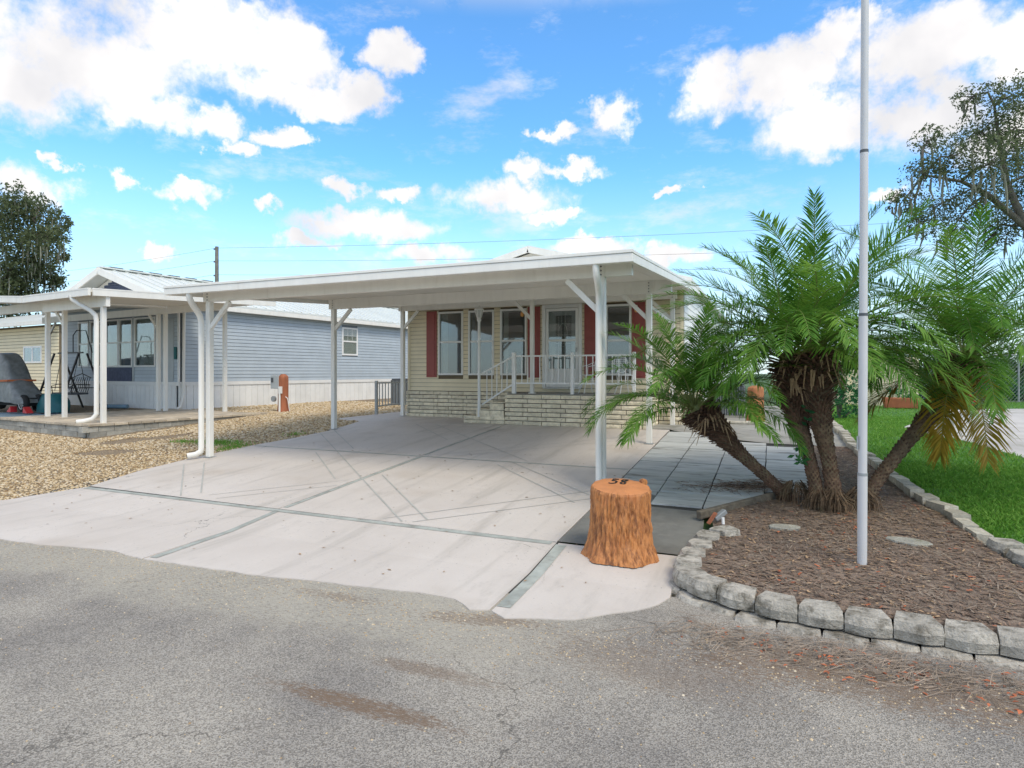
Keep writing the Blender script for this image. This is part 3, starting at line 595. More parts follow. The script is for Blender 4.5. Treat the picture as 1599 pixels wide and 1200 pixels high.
# ------------------------------------------------------------------ retaining wall blocks and lawn edging
def block_mesh(name, w, d, h, taper=.72, rough=.012, seed=0):
    """trapezoid garden-wall block, split face in front (-y), centred on x, y from 0 to d"""
    r = random.Random(seed); n = 5
    fr = []
    for i in range(n+1):
        t = i/n*2-1; fr.append((t*w/2, -.035*(1-abs(t)**2.5)+r.uniform(-rough,rough)*.5))
    poly = fr+[(w/2*taper, d),(-w/2*taper, d)]
    mb = MB(); m_ = len(poly); k = [(x, y, 0) for x, y in poly]
    mid = [(x*1.02, y-(.012 if i <= n else 0)+r.uniform(-rough,rough)*.6, h*.55) for i, (x, y) in enumerate(poly)]
    top = [(x*.985, y+(.016 if i <= n else -.006), h) for i, (x, y) in enumerate(poly)]
    mb.add(k+mid+top, [tuple(range(m_-1,-1,-1)), tuple(range(2*m_,3*m_))]+[(q*m_+i, q*m_+(i+1)%m_, (q+1)*m_+(i+1)%m_, (q+1)*m_+i) for q in (0,1) for i in range(m_)])
    me = mb.mesh(name); me.materials.append(M['block']); return me
wall = thing('garden_wall', 'low curved wall of grey split face blocks edging the palm bed', 'garden wall', (0,5,0))
bmeshes = [block_mesh('block', .272, .19, .118, seed=s_) for s_ in range(5)]
lows = [block_mesh('block_low', .272, .17, .09, seed=s_+9) for s_ in range(3)]
def put_block(me, x, y, z, rz, name='block'):
    o = bpy.data.objects.new(name, me); COL.objects.link(o); o.parent = wall; o.location = (x, y-5, z); o.rotation_euler = (random.uniform(-.03,.03), random.uniform(-.03,.03), rz); return o
pts = [(-.50,6.42,-2.3),(-.66,6.18,-1.65),(-.70,5.90,-1.5),(-.735,5.64,-1.5),(-.74,5.38,-1.42),(-.69,5.12,-1.0),(-.505,4.92,-.55),(-.255,4.79,-.25)]
x_ = .022
while x_ < 2.6: pts.append((x_, 4.70-.06*min(1,max(0,x_)/.5), -.13*max(0,1-x_/.5)+random.uniform(-.02,.03))); x_ += .281
for i, (x, y, rz) in enumerate(pts):
    zt = .032+ (G(y)*.8 if y > 5 else 0); put_block(bmeshes[i%5], x, y, zt+random.uniform(-.006,.008), rz+random.uniform(-.03,.03))
for i, (x, y, rz) in enumerate([(-.76,5.16,-1.2),(-.61,4.89,-.75),(-.385,4.77,-.36)]+[(-.115+.281*k, 4.63-.05*min(1,k/2), -.1*max(0,1-k/3)) for k in range(9)]):
    put_block(lows[i%3], x, y+.012, -.068, rz+random.uniform(-.05,.05), 'base_block')
edg = thing('lawn_edging', 'row of worn flat tan stones between palm bed and lawn', 'edging', (1.5,10,0))
E0 = [(1.26,18.2),(1.27,12.18),(1.52,9.67),(1.67,8.35),(1.78,7.98),(1.86,7.04)]
em = MB().hexa([(-.14,-.085,-.08),(.14,-.08,-.08),(.13,.085,-.08),(-.14,.08,-.08),(-.135,-.075,.05),(.13,-.08,.055),(.125,.08,.045),(-.13,.075,.05)]).mesh('edging_stone'); em.materials.append(M['edge'])
for (x0,y0),(x1,y1) in zip(E0, E0[1:]):
    L_ = math.hypot(x1-x0,y1-y0); n = max(1, round(L_/.30))
    for i in range(n):
        t = (i+.5)/n; o = bpy.data.objects.new('edging_stone', em); COL.objects.link(o); o.parent = edg; x = x0+(x1-x0)*t; y = y0+(y1-y0)*t
        o.location = (x-1.5+random.uniform(-.02,.02), y-10, G(y)+.05+random.uniform(-.01,.012)); o.rotation_euler = (random.uniform(-.05,.05), random.uniform(-.05,.05), math.atan2(y1-y0,x1-x0)+random.uniform(-.06,.06)); o.scale = (L_/n/.29, random.uniform(.85,1.1), 1)
edg2 = thing('edging_block_row', 'three grey concrete blocks at the near end of the lawn edging', 'edging blocks', (1.85,6.4,0))
for x, y, rz in [(1.84,6.72,-1.38),(1.90,6.42,-1.36),(1.97,6.12,-1.3),(2.06,5.84,-1.2)]:
    o = bpy.data.objects.new('block', bmeshes[int(x*100)%5]); COL.objects.link(o); o.parent = edg2; o.location = (x-1.85, y-6.4, G(y)+.04); o.rotation_euler = (0,0,rz)
for x, y, w, rz, lab in [(.11,6.75,.15,.3,'pair of small pale stepping stones in the mulch behind the blocks'),(1.17,6.67,.19,-.3,'flat mossy stepping stone right of the flagpole')]:
    mb = MB(); n = 9; P = [(math.cos(2*math.pi*i/n)*w*random.uniform(.85,1.1), math.sin(2*math.pi*i/n)*w*.62*random.uniform(.85,1.1)) for i in range(n)]
    c_, s_ = math.cos(rz), math.sin(rz); P = [(x+c_*a-s_*b, y+s_*a+c_*b) for a, b in P]
    z = bedz(x, y); mb.prism(P, z-.03, z+.025); tag(mb.build('stepping_stone', M['stepstone'], bevel=.008), lab, 'stepping stone')
mb = MB(); mb.bar((-.75,6.98,.20),(.22,8.44,.27),.07,.09); tag(mb.build('timber_edging', M['oldwood'], bevel=.01), 'weathered dark timber laid along the paver edge behind the stump', 'timber')
fx = thing('garden_light', 'small grey garden light lying at the end of the timber edging', 'garden light', (-.52,6.75,.2))
MB().bar((-.56,6.72,.23),(-.46,6.8,.31),.06,.05).build('housing', M['grey_metal'], fx, bevel=.008)
MB().bar((-.62,6.66,.19),(-.55,6.72,.30),.05,.012).build('bracket', M['wood_br'], fx)
MB().tube([(-.47,6.66,.20),(-.475,6.67,.27)],.016,10).build('spike', M['rail'], fx, True)

# ------------------------------------------------------------------ stump with the house number
def stump():
    T = thing('number_stump', 'orange painted concrete tree stump with number 58 on its top', 'stump', (-1.33,5.72,.05))
    nu, nv = 260, 110; V = []; Hs = .655
    TL = lambda dx, dy: .115*(dy*cY-dx*sY)          # the cut slopes down towards the street
    for j in range(nv+1):
        t = j/nv; z = Hs*t
        for i in range(nu):
            a = 2*math.pi*i/nu
            r = .268+.062*math.exp(-t*5.5)+.012*math.cos(a*2+.6)
            lobe = .5+.5*math.cos(a*7+1.3+.7*math.sin(a*2)); r += .042*lobe*math.exp(-t*4.2)
            p = Vector((math.cos(a)*9, math.sin(a)*9, z*5.5)); q = mnoise.noise(p+Vector((0,0,2)))
            rid = 1-abs(mnoise.noise(Vector((math.cos(a)*6+.3*q, math.sin(a)*6+.3*q, z*3.2))))*2
            r += .011*(rid-.5)+.010*q+.011*mnoise.noise(p*2.6)+.006*mnoise.noise(Vector((math.cos(a)*34,math.sin(a)*34,z*16)))
            # the cut-off limb scar on the left of the front
            da = (a-4.02+math.pi)%(2*math.pi)-math.pi; dz_ = (z-.40)
            r += .02*math.exp(-((da/.16)**2+(dz_/.12)**2))
            if t > .97: r -= .012*(t-.97)/.03
            V.append((-1.33+math.cos(a)*r, 5.72+math.sin(a)*r, .035+z+TL(math.cos(a)*r, math.sin(a)*r)*t))
    F = [(j*nu+i, j*nu+(i+1)%nu, (j+1)*nu+(i+1)%nu, (j+1)*nu+i) for j in range(nv) for i in range(nu)]
    link(npmesh('bark', V, F), 'bark', M['stumpbark'], T, True)
    mb = MB(); tv = []
    for k, rr in enumerate((1.0,.93,.5)):
        for i in range(nu):
            x, y, z = V[nv*nu+i]; tv.append((-1.33+(x+1.33)*rr, 5.72+(y-5.72)*rr, .035+Hs+TL((x+1.33)*rr,(y-5.72)*rr)+(0,.010,.014)[k]))
    tv.append((-1.33,5.72,.035+Hs+.014)); c = len(tv)-1
    fs = [(k*nu+i,k*nu+(i+1)%nu,(k+1)*nu+(i+1)%nu,(k+1)*nu+i) for k in (0,1) for i in range(nu)]+[(2*nu+i,2*nu+(i+1)%nu,c) for i in range(nu)]
    mb.add(tv, fs); mb.build('cut_top', M['stumptop'], T, True)
    mb = MB(); mb.tube([(-1.30+.30*math.cos(a),5.72+.275*math.sin(a),.70) for a in (1.0,1.1,1.2)], [.035,.04,.03], 8); mb.build('knot', M['stumpbark'], T, True)
    # digits lie on the top, drawn with a brush
    def stroke(pts):
        m2 = MB(); q = []
        for i in range(len(pts)-1):
            q += [Vector(pts[i]).lerp(Vector(pts[i+1]), t/3) for t in range(3)]
        q.append(Vector(pts[-1])); cx, cy, z = -1.405, 5.80, .035+Hs+.018; a = -.02
        W_ = []
        for p in q:
            x, y = p[0]*.072, p[1]*.09; W_.append((cx+x*math.cos(a+YAW*.55)-y*math.sin(a+YAW*.55), cy+x*math.sin(a+YAW*.55)+y*math.cos(a+YAW*.55), 0)); W_[-1] = (W_[-1][0], W_[-1][1], z+TL(W_[-1][0]+1.33, W_[-1][1]-5.72))
        m2.tube(W_, .0105, 6, flat=.35); return m2
    stroke([(.55,.95),(-.15,.95),(-.3,.25),(.1,.35),(.3,.05),(.1,-.5),(-.4,-.75),(-.75,-.6)]).build('digit', M['black_paint'], T)
    stroke([(1.5,.85),(1.05,.8),(.95,.45),(1.2,.15),(1.45,-.2),(1.3,-.65),(.9,-.65),(.8,-.25),(1.1,.1),(1.45,.4),(1.75,.85),(1.5,.85)]).build('digit', M['black_paint'], T)
stump()

# ------------------------------------------------------------------ flagpole
def flagpole():
    x, y = .69, 5.86; T = thing('flagpole', 'tall pale grey sectioned flagpole standing in the palm bed', 'flagpole', (x,y,.12))
    zs = [.08,.92,2.26,3.63,5.2,6.7]; rs = [.0375,.0345,.032,.0295,.027]
    for i in range(5):
        z0, z1 = zs[i], zs[i+1]; k = lambda z: (x+.0045*z, y, z)
        MB().tube([k(z0),k(z1-.006)], rs[i], 20).build('section', M['pole'], T, True)
        if i: MB().tube([k(z0-.012),k(z0+.012)], rs[i-1]+.0012, 20).build('collar', M['dkgrey'] if i in (2,3) else M['grey_metal'], T, True)
    MB().bar((x-.035,y-.02,1.13),(x-.035,y-.02,1.24),.012,.02).build('cleat', M['grey_metal'], T)
    MB().tube([(x+.03,y,6.68),(x+.03,y,6.74),(x+.03,y,6.80),(x+.03,y,6.82)], [.02,.05,.05,.01], 14).build('finial', M['pole'], T, True)
flagpole()

# ------------------------------------------------------------------ our carport
RS = .065
def rz(y): return 3.24+RS*(y-7.6)          # underside of the pan roof
def carport():
    T = thing('carport', 'white flat roofed aluminium carport with diagonal braces over the driveway', 'carport', (-5.8,11,.3))
    x0, x1, yf, yb = -9.95, -1.66, 7.6, 15.3
    n = 28
    for i in range(n):
        a = x0+(x1-x0)*i/n; b = x0+(x1-x0)*(i+1)/n
        MB().hexa([(a+.004,yf+.04,rz(yf)),(b-.004,yf+.04,rz(yf)),(b-.004,yb,rz(yb)),(a+.004,yb,rz(yb)),(a+.004,yf+.04,rz(yf)+.055),(b-.004,yf+.04,rz(yf)+.055),(b-.004,yb,rz(yb)+.055),(a+.004,yb,rz(yb)+.055)]).build('roof_pan', M['pan'], T)
    # fascia gutter: lower lip, face and a small top bead, on front and both sides
    fa = MB(); fa.box(x0-.06,x1+.06,yf-.05,yf+.04,3.155,3.265); fa.build('front_gutter', M['white'], T, bevel=.006)
    MB().box(x0-.066,x1+.066,yf-.062,yf+.04,3.268,3.312).build('gutter_lip', M['white'], T, bevel=.006)
    for s_, xa in ((-1,x0),(1,x1)):
        o = .06*s_; xs = sorted((xa, xa+o))
        MB().hexa([(xs[0],yf+.042,3.155),(xs[1],yf+.042,3.155),(xs[1],yb,3.155+RS*7.7),(xs[0],yb,3.155+RS*7.7),(xs[0],yf+.042,3.265),(xs[1],yf+.042,3.265),(xs[1],yb,3.265+RS*7.7),(xs[0],yb,3.265+RS*7.7)]).build('side_fascia', M['white'], T, bevel=.004)
        xs = sorted((xa, xa+o*1.1)); MB().hexa([(xs[0],yf+.042,3.268),(xs[1],yf+.042,3.268),(xs[1],yb,3.268+RS*7.7),(xs[0],yb,3.268+RS*7.7),(xs[0],yf+.042,3.312),(xs[1],yf+.042,3.312),(xs[1],yb,3.312+RS*7.7),(xs[0],yb,3.312+RS*7.7)]).build('fascia_lip', M['white'], T, bevel=.004)
    xl, xr = -9.58, -2.15
    for y, h, e in ((8.15,.20,.42),(11.62,.235,.42),(14.55,.2,.1)):
        zb = rz(y)-h-.002; MB().box(xl-.12,xr+e,y-.045,y+.045,zb,rz(y)-.003).build('beam', M['white'], T, bevel=.004)
        for x, s_ in ((xl,1),(xr,-1)):
            MB().box(x-.05,x+.05,y-.05,y+.05,G(y)+.012,zb-.001).build('post', M['white'], T, bevel=.006)
            MB().box(x-.08,x+.08,y-.08,y+.08,G(y)+.0005,G(y)+.0115).build('base_plate', M['grey_metal'], T)
            MB().box(x-.042,x+.042,y-.054,y-.0465,zb+.001,zb+h*.98).build('bracket', M['white'], T)
            for k in range(4 if h > .21 else 3):
                MB().tube([(x,y-.0545,zb+.03+k*.055),(x,y-.062,zb+.03+k*.055)], .011, 8).build('bolt', M['dkgrey'], T)
            MB().bar((x+.03*s_,y,zb-.48),(x+.50*s_,y,zb-.015),.055,.075).build('brace', M['white'], T)
    # intermediate post at the porch, under the rear beam of the middle bay
    y = 13.55; zb = rz(y)-.16; x = -5.28
    MB().box(x-.045,x+.045,y-.045,y+.045,1.262,zb+.12).build('post', M['white'], T, bevel=.006)
    MB().box(x-.075,x+.075,y-.075,y+.075,1.262,1.285).build('post_foot', M['white'], T)
    MB().bar((x-.03,y,zb-.42),(x-.5,y,zb+.06),.055,.075).build('brace', M['white'], T)
    MB().bar((-2.6,14.0,3.3),(-2.2,14.45,2.95),.05,.07).build('brace', M['white'], T)
    # downspouts at the front corners
    def spout(path, fl):
        MB().tube(path, .056, 14, flat=fl).build('downspout', M['white'], T, True)
    g = G(8)
    spout([(-9.46,7.62,3.18),(-9.46,7.62,3.12),(-9.48,7.66,3.05),(-9.54,7.76,2.97),(-9.60,7.90,2.88),(-9.635,7.99,2.79),(-9.64,8.02,2.68),(-9.64,8.02,g+.20),(-9.645,8.01,g+.13),(-9.69,7.95,g+.08),(-9.78,7.84,g+.06)], .8)
    MB().tube([(-9.78,7.84,g+.06),(-9.784,7.836,g+.06)], .045, 12, flat=.8).build('spout_mouth', M['black'], T)
    spout([(-2.09,7.62,3.18),(-2.09,7.62,3.10),(-2.09,7.65,3.02),(-2.11,7.8,2.93),(-2.14,7.95,2.85),(-2.16,8.03,2.74),(-2.165,8.04,2.62),(-2.165,8.04,g+.03)], .8)
carport()

# ------------------------------------------------------------------ our house
HF = 14.76; HX0, HX1 = -9.54, -1.93; HF_Z = 1.25
def window_unit(T, x0, x1, z0, z1, y, frame=.05, depth=.05, curtain=(), mid=None, m='rail', ax='x'):
    """double-hung window in a wall facing -y: frame (> sash rail), panes, curtains behind"""
    fr = MB()
    fr.box(x0,x0+frame,y-.03,y+depth,z0,z1).box(x1-frame,x1,y-.03,y+depth,z0,z1).box(x0+frame,x1-frame,y-.03,y+depth,z1-frame,z1).box(x0+frame,x1-frame,y-.03,y+depth,z0,z0+frame)
    F_ = fr.build('window', M[m], T)
    zm = mid if mid else (z0+z1)/2
    MB().box(x0+frame,x1-frame,y-.022,y+depth*.6,zm-.025,zm+.025).build('sash_rail', M[m], F_)
    MB().box(x0+frame,x1-frame,y+.012,y+.016,zm+.025,z1-frame).build('pane', M['glass'], F_)
    MB().box(x0+frame,x1-frame,y+.002,y+.006,z0+frame,zm-.025).build('pane', M['glass'], F_)
    for a, b in curtain:
        c = MB(); n = 14; xs = [x0+frame+(x1-x0-2*frame)*(a+(b-a)*i/n) for i in range(n+1)]; ys_ = [y+.10+.018*(i%2) for i in range(n+1)]
        vs = [(xs[i],ys_[i],z0+.04) for i in range(n+1)]+[(xs[i],ys_[i],z1-.04) for i in range(n+1)]
        c.add(vs, [(i,i+1,i+n+2,i+n+1) for i in range(n)]); c.build('curtain', M['curtain'], F_)
    return F_
def siding(T, x0, x1, z0, z1, y, m, openings=(), step=.112, proud=.016, name='siding_plank'):
    z = z0; cache = {}
    while z < z1-.02:
        zt = min(z+step, z1); segs = [(x0,x1)]
        for a, b, c, d in openings:
            if zt-.01 > c and z+.01 < d:
                ns = []
                for p, q in segs:
                    if b <= p or a >= q: ns.append((p,q))
                    else:
                        if a > p: ns.append((p,a))
                        if b < q: ns.append((b,q))
                segs = ns
        for p, q in segs:
            if q-p < .02: continue
            h = round(zt-z-.009,3); key = (round(q-p,3), h)
            if key not in cache:
                w = q-p; cache[key] = MB().hexa([(0,-proud,0),(w,-proud,0),(w,.01,0),(0,.01,0),(0,-.003,h),(w,-.003,h),(w,.01,h),(0,.01,h)]).mesh(name); cache[key].materials.append(M[m])
            o = bpy.data.objects.new(name, cache[key]); COL.objects.link(o); o.parent = T; o.location = Vector((p,y,z))-ORG[T.name]
        z += step
def wallwith(T, x0, x1, z0, z1, y0, y1, ops, m, name='wall'):
    mb = MB(); xs = sorted({x0,x1,*[v for o in ops for v in o[:2]]})
    for a, b in zip(xs, xs[1:]):
        zz = z0
        for o in sorted([o for o in ops if o[0] <= a+1e-6 and o[1] >= b-1e-6], key=lambda q: q[2]):
            if o[2] > zz: mb.box(a,b,y0,y1,zz,o[2])
            zz = o[3]
        if zz < z1: mb.box(a,b,y0,y1,zz,z1)
    return mb.build(name, M[m], T)
def bricks(T, x0, x1, y, z0, rows, m='brick', bl=.40, bh=.096, gap=.013, axis='x', depth=.05, seed=0, first=None):
    r = random.Random(seed); tg = {}
    for k in range(rows):
        z = z0+k*(bh+gap); x = x0-(bl+gap)*(.5 if k%2 else .0)*1.0-(.12 if k%2 else 0)
        while x < x1:
            a = max(x, x0); b = min(x+bl, x1); x += bl+gap
            if b-a < .05: continue
            w = round(b-a, 3)
            if w not in tg:
                mb = MB(); j = [r.uniform(-.004,.004) for _ in range(8)]
                nx = max(2, int(w/.07)); vs = []; fs = []
                for i in range(nx+1):
                    for q in range(3):
                        e = (i in (0,nx)) or q in (0,2); vs.append((w*i/nx, (.004 if e else -.008)+r.uniform(-.005,.005), bh*q/2))
                for i in range(nx):
                    for q in range(2): fs.append((i*3+q,(i+1)*3+q,(i+1)*3+q+1,i*3+q+1))
                mb.add(vs, fs); mb.add([(0,.004,0),(w,.004,0),(w,depth,0),(0,depth,0),(0,.004,bh),(w,.004,bh),(w,depth,bh),(0,depth,bh)], [(0,3,2,1),(4,5,6,7),(1,2,6,5),(3,0,4,7)])
                tg[w] = mb.mesh('brick'); tg[w].materials.append(M[m])
            o = bpy.data.objects.new('brick', tg[w]); COL.objects.link(o); o.parent = T
            if axis == 'x': o.location = Vector((a,y,z))-ORG[T.name]
            else: o.location = Vector((y,a,z))-ORG[T.name]; o.rotation_euler = (0,0,R(90))
def shutter(T, x0, x1, z0, z1, y):
    o = MB().box(x0,x1,y-.035,y-.017,z0,z1).build('shutter', M['red'], T, bevel=.004)
    e = .05; zm = z0+(z1-z0)*.53
    for a, b in ((z0+e,zm-e/2),(zm+e/2,z1-e)): MB().box(x0+e*1.2,x1-e*1.2,y-.046,y-.0355,a,b).build('shutter_panel', M['red'], o, bevel=.008)
def house():
    T = thing('house', 'cream sided mobile home with red shutters and brick skirt behind carport', 'house', (-5.7,HF,.53))
    wins = [(-8.55,-7.77),(-7.61,-6.84),(-6.66,-5.9),(-3.80,-3.16)]; wz = (1.69,3.44); door = (-5.46,-4.40,1.38,3.5)
    ops = [(a,b,*wz) for a, b in wins]+[door]
    wallwith(T, HX0, HX1, .5, 3.9, HF+.012, HF+.10, ops, 'lapshade')
    siding(T, HX0+.07, HX1-.07, HF_Z+.005, 3.85, HF, 'vinyl_cream', ops)
    for x in (HX0, HX1-.07): MB().box(x,x+.07,HF-.024,HF+.01,HF_Z,3.85).build('corner_trim', M['vinyl_cream'], T)
    MB().box(HX0,HX1,HF-.005,HF+.012,.5,HF_Z-.006).build('mortar_backing', M['mortar'], T)
    bricks(T, HX0-.03, -5.95, HF-.06, .525, 7, bl=.44, bh=.086, gap=.018, seed=1); bricks(T, -2.49, HX1+.04, HF-.06, .525, 7, bl=.44, bh=.086, gap=.018, seed=4)
    for a, b in wins[:3]: window_unit(T, a, b, *wz, HF, curtain=((0,.28),) if a < -8 else ((0,.16),) if a < -7 else ((.02,.22),), mid=2.60)
    window_unit(T, *wins[3], *wz, HF, mid=2.55)
    for a, b in ((-8.92,-8.59),(-5.87,-5.52),(-4.34,-3.99),(-3.14,-2.82)): shutter(T, a, b, 1.63, 3.47, HF)
    # room behind: floor, back wall, a few pale shapes
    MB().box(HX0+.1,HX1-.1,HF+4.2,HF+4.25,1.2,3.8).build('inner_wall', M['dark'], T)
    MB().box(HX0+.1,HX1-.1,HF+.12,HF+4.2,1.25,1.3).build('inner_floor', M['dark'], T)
    # storm door
    x0, x1, z0, z1 = door
    D_ = MB().box(x0,x0+.09,HF-.05,HF+.06,z0,z1).box(x1-.09,x1,HF-.05,HF+.06,z0,z1).box(x0+.09,x1-.09,HF-.05,HF+.06,z1-.09,z1).box(x0+.03,x1-.03,HF-.09,HF+.06,z0-.03,z0).build('door', M['rail'], T, bevel=.004)
    a, b = x0+.10, x1-.10
    MB().box(a,a+.07,HF-.035,HF-.005,z0+.01,z1-.1).box(b-.07,b,HF-.035,HF-.005,z0+.01,z1-.1).box(a+.07,b-.07,HF-.035,HF-.005,z1-.17,z1-.1).box(a+.07,b-.07,HF-.035,HF-.005,2.55,2.61).build('storm_frame', M['rail'], D_)
    MB().box(a+.07,b-.07,HF-.03,HF-.008,z0+.01,1.86).build('kick_panel', M['rail'], D_, bevel=.006)
    MB().box(a+.07,b-.07,HF-.022,HF-.018,1.86,2.55).build('pane', M['glass'], D_); MB().box(a+.07,b-.07,HF-.018,HF-.014,2.61,z1-.17).build('pane', M['glass'], D_)
    MB().box(a,b,HF+.05,HF+.09,z0,z1-.1).build('inner_door', M['vinyl_grey'], D_)
    MB().box(a+.24,b-.2,HF+.04,HF+.049,2.15,3.22).build('leaded_glass', M['dkgrey'], D_)
    ca = MB()
    for xx in (.32,.4,.48): ca.box(a+xx,a+xx+.008,HF+.034,HF+.039,2.2,3.2)
    for zz in (2.5,2.62,2.72,3.0): ca.box(a+.25,b-.21,HF+.030,HF+.0335,zz,zz+.008)
    for i in range(20):
        t0 = 2*math.pi*i/20; t1 = 2*math.pi*(i+1)/20; cx = a+.44; cz = 2.72
        ca.bar((cx+.12*math.cos(t0),HF+.027,cz+.3*math.sin(t0)),(cx+.12*math.cos(t1),HF+.027,cz+.3*math.sin(t1)),.006,.008)
    ca.build('lead_came', M['rail'], D_)
    MB().tube([(b-.035,HF-.04,2.38),(b-.035,HF-.08,2.38),(b-.035,HF-.08,2.28)], .012, 8).build('handle', M['grey_metal'], D_)
    # house body: sides, rear, gable and roof
    MB().box(HX0,HX0+.1,HF+.105,31,.5,3.9).build('side_wall', M['vinyl_cream'], T)
    MB().box(HX1-.1,HX1,HF+.105,31,.5,3.9).build('side_wall', M['skirt'], T)
    MB().box(HX0+.1,HX1-.1,30.9,31,.5,3.9).build('rear_wall', M['vinyl_cream'], T)
    z = 1.25
    pl = MB().hexa([(0,0,0),(.016,0,0),(.016,16,0),(0,16,0),(0,0,.15),(.003,0,.15),(.003,16,.15),(0,16,.15)]).mesh('siding_plank'); pl.materials.append(M['skirt'])
    while z < 3.8:
        o = bpy.data.objects.new('siding_plank', pl); COL.objects.link(o); o.parent = T; o.location = Vector((HX1,HF+.12,z))-ORG[T.name]; z += .15
    bricks(T, HF, 18.5, HX1+.05, .525, 7, axis='y', bl=.44, bh=.086, gap=.018, seed=6)
    ap = (-5.73, 4.93); e = .22
    def rp(x): return 3.86+(ap[1]-3.86)*(1-abs(x-ap[0])/(ap[0]-HX0+e))
    for s_ in (-1,1):
        xa = HX0-e if s_ < 0 else 2*ap[0]-(HX0-e)
        MB().hexa([(xa,HF-.35,3.86),(ap[0],HF-.35,ap[1]),(ap[0],31.3,ap[1]),(xa,31.3,3.86),(xa,HF-.35,3.93),(ap[0],HF-.35,ap[1]+.07),(ap[0],31.3,ap[1]+.07),(xa,31.3,3.93)] if s_ < 0 else [(ap[0],HF-.35,ap[1]),(xa,HF-.35,3.86),(xa,31.3,3.86),(ap[0],31.3,ap[1]),(ap[0],HF-.35,ap[1]+.07),(xa,HF-.35,3.93),(xa,31.3,3.93),(ap[0],31.3,ap[1]+.07)]).build('roof', M['roofmetal'], T)
        MB().bar((xa,HF-.37,3.86),(ap[0]-.004*s_,HF-.37,ap[1]-.03),.03,.16).build('rake_board', M['white'], T)
    MB().add([(HX0,HF-.02,3.86),(HX1,HF-.02,3.86),(ap[0],HF-.02,ap[1]-.05),(HX0,HF+.1,3.86),(HX1,HF+.1,3.86),(ap[0],HF+.1,ap[1]-.05)], [(0,1,2),(5,4,3),(0,3,4,1),(1,4,5,2),(2,5,3,0)]).build('gable', M['white'], T)
house()
def porch():
    T = thing('porch', 'raised porch of cream split face brick with steps on its left', 'porch', (-4.2,13.9,.53))
    x0, x1, y0, y1 = -5.87, -2.5, 13.27, HF-.07
    MB().box(x0+.04,x1-.04,y0+.045,y1,.5,1.245).build('core', M['mortar'], T)
    MB().box(x0+.03,x1-.03,y0+.05,y1,1.246,1.262).build('deck', M['concrete_old'], T)
    bricks(T, x0, x1, y0, .528, 7, bl=.45, bh=.086, gap=.018, seed=2)
    bricks(T, y0+.05, y1, x1, .528, 7, axis='y', bl=.45, bh=.086, gap=.018, seed=3)
    for k, (xa, h) in enumerate(((-6.98,.15),(-6.63,.33),(-6.27,.50))):
        xb = -5.885
        MB().box(xa+.03,xb,y0+.05,y1-.25,.5,.53+h-.01).build('step_core', M['mortar'], T)
        rows = round(h/.085); 
        st = thing_part('step', T)
        bricks(st, xa, xb if k == 0 else xb, y0+.005-.004*k, .528+(0 if k == 0 else (.165 if k == 1 else .335)), 1 if k else 2, bl=.36, bh=.078 if k == 0 else .155, gap=.01, seed=20+k)
        MB().box(xa+.005,xb,y0+.012,y1-.25,.53+h,.53+h+.025).build('tread', M['brick'], st, bevel=.006)
def thing_part(name, T):
    o = bpy.data.objects.new(name, None); COL.objects.link(o); o.parent = T; ORG[o.name] = ORG[T.name]; return o
porch()
def railing():
    T = thing('porch_railing', 'white metal railing with upright balusters along the porch and steps', 'railing', (-4.3,13.35,1.26)); y = 13.36
    for x in (-5.67,-4.22,-2.80): MB().box(x-.045 if x < -5 else x-.032,x+.045 if x < -5 else x+.032,y-.04,y+.04,1.263,2.24 if x < -5 else 2.22).build('rail_post', M['rail'], T, bevel=.004)
    for a, b in ((-5.62,-4.255),(-4.185,-2.84)):
        for z in (2.15,1.51): MB().box(a,b,y-.018,y+.018,z-.015,z+.02).build('rail_bar', M['rail'], T)
        n = round((b-a)/.146)
        for i in range(1, n): x = a+(b-a)*i/n; MB().box(x-.009,x+.009,y-.009,y+.009,1.531,2.134).build('baluster', M['rail'], T)
    A, B = (-6.52,1.74),(-5.72,2.13); A2, B2 = (-6.52,.98),(-5.72,1.47)
    for p, q in ((A,B),(A2,B2)): MB().bar((p[0],y,p[1]),(q[0],y,q[1]),.036,.036).build('stair_rail', M['rail'], T)
    for i in range(1, 6):
        t = i/6; x = A[0]+.8*t; MB().box(x-.009,x+.009,y-.009,y+.009,A2[1]+(B2[1]-A2[1])*t+.02,A[1]+(B[1]-A[1])*t-.02).build('baluster', M['rail'], T)
    L_ = thing('lamp_post', 'slim white lamp post with a lantern head at the foot of the steps', 'lamp post', (-6.57,13.32,.70)); x, y = -6.57, 13.30
    MB().tube([(x,y,.69),(x,y,1.2),(x,y,3.02)], [.042,.036,.033], 14).build('pole', M['rail'], L_, True)
    MB().tube([(x,y,3.0),(x,y,3.05),(x,y,3.07),(x,y,3.1)], [.04,.06,.045,.05], 12).build('neck', M['rail'], L_, True)
    MB().tube([(x,y,3.10),(x,y,3.28)], [.055,.10], 6).build('lantern_glass', M['curtain'], L_)
    lc = MB()
    for k in range(6):
        a = 2*math.pi*(k+.5)/6; lc.bar((x+.056*math.cos(a),y+.056*math.sin(a),3.1),(x+.104*math.cos(a),y+.104*math.sin(a),3.29),.012,.012)
    lc.build('lantern_cage', M['rail'], L_)
    MB().tube([(x,y,3.28),(x,y,3.30),(x,y,3.35),(x,y,3.38),(x,y,3.42)], [.12,.12,.06,.018,.006], 12).build('lantern_cap', M['rail'], L_, True)
railing()
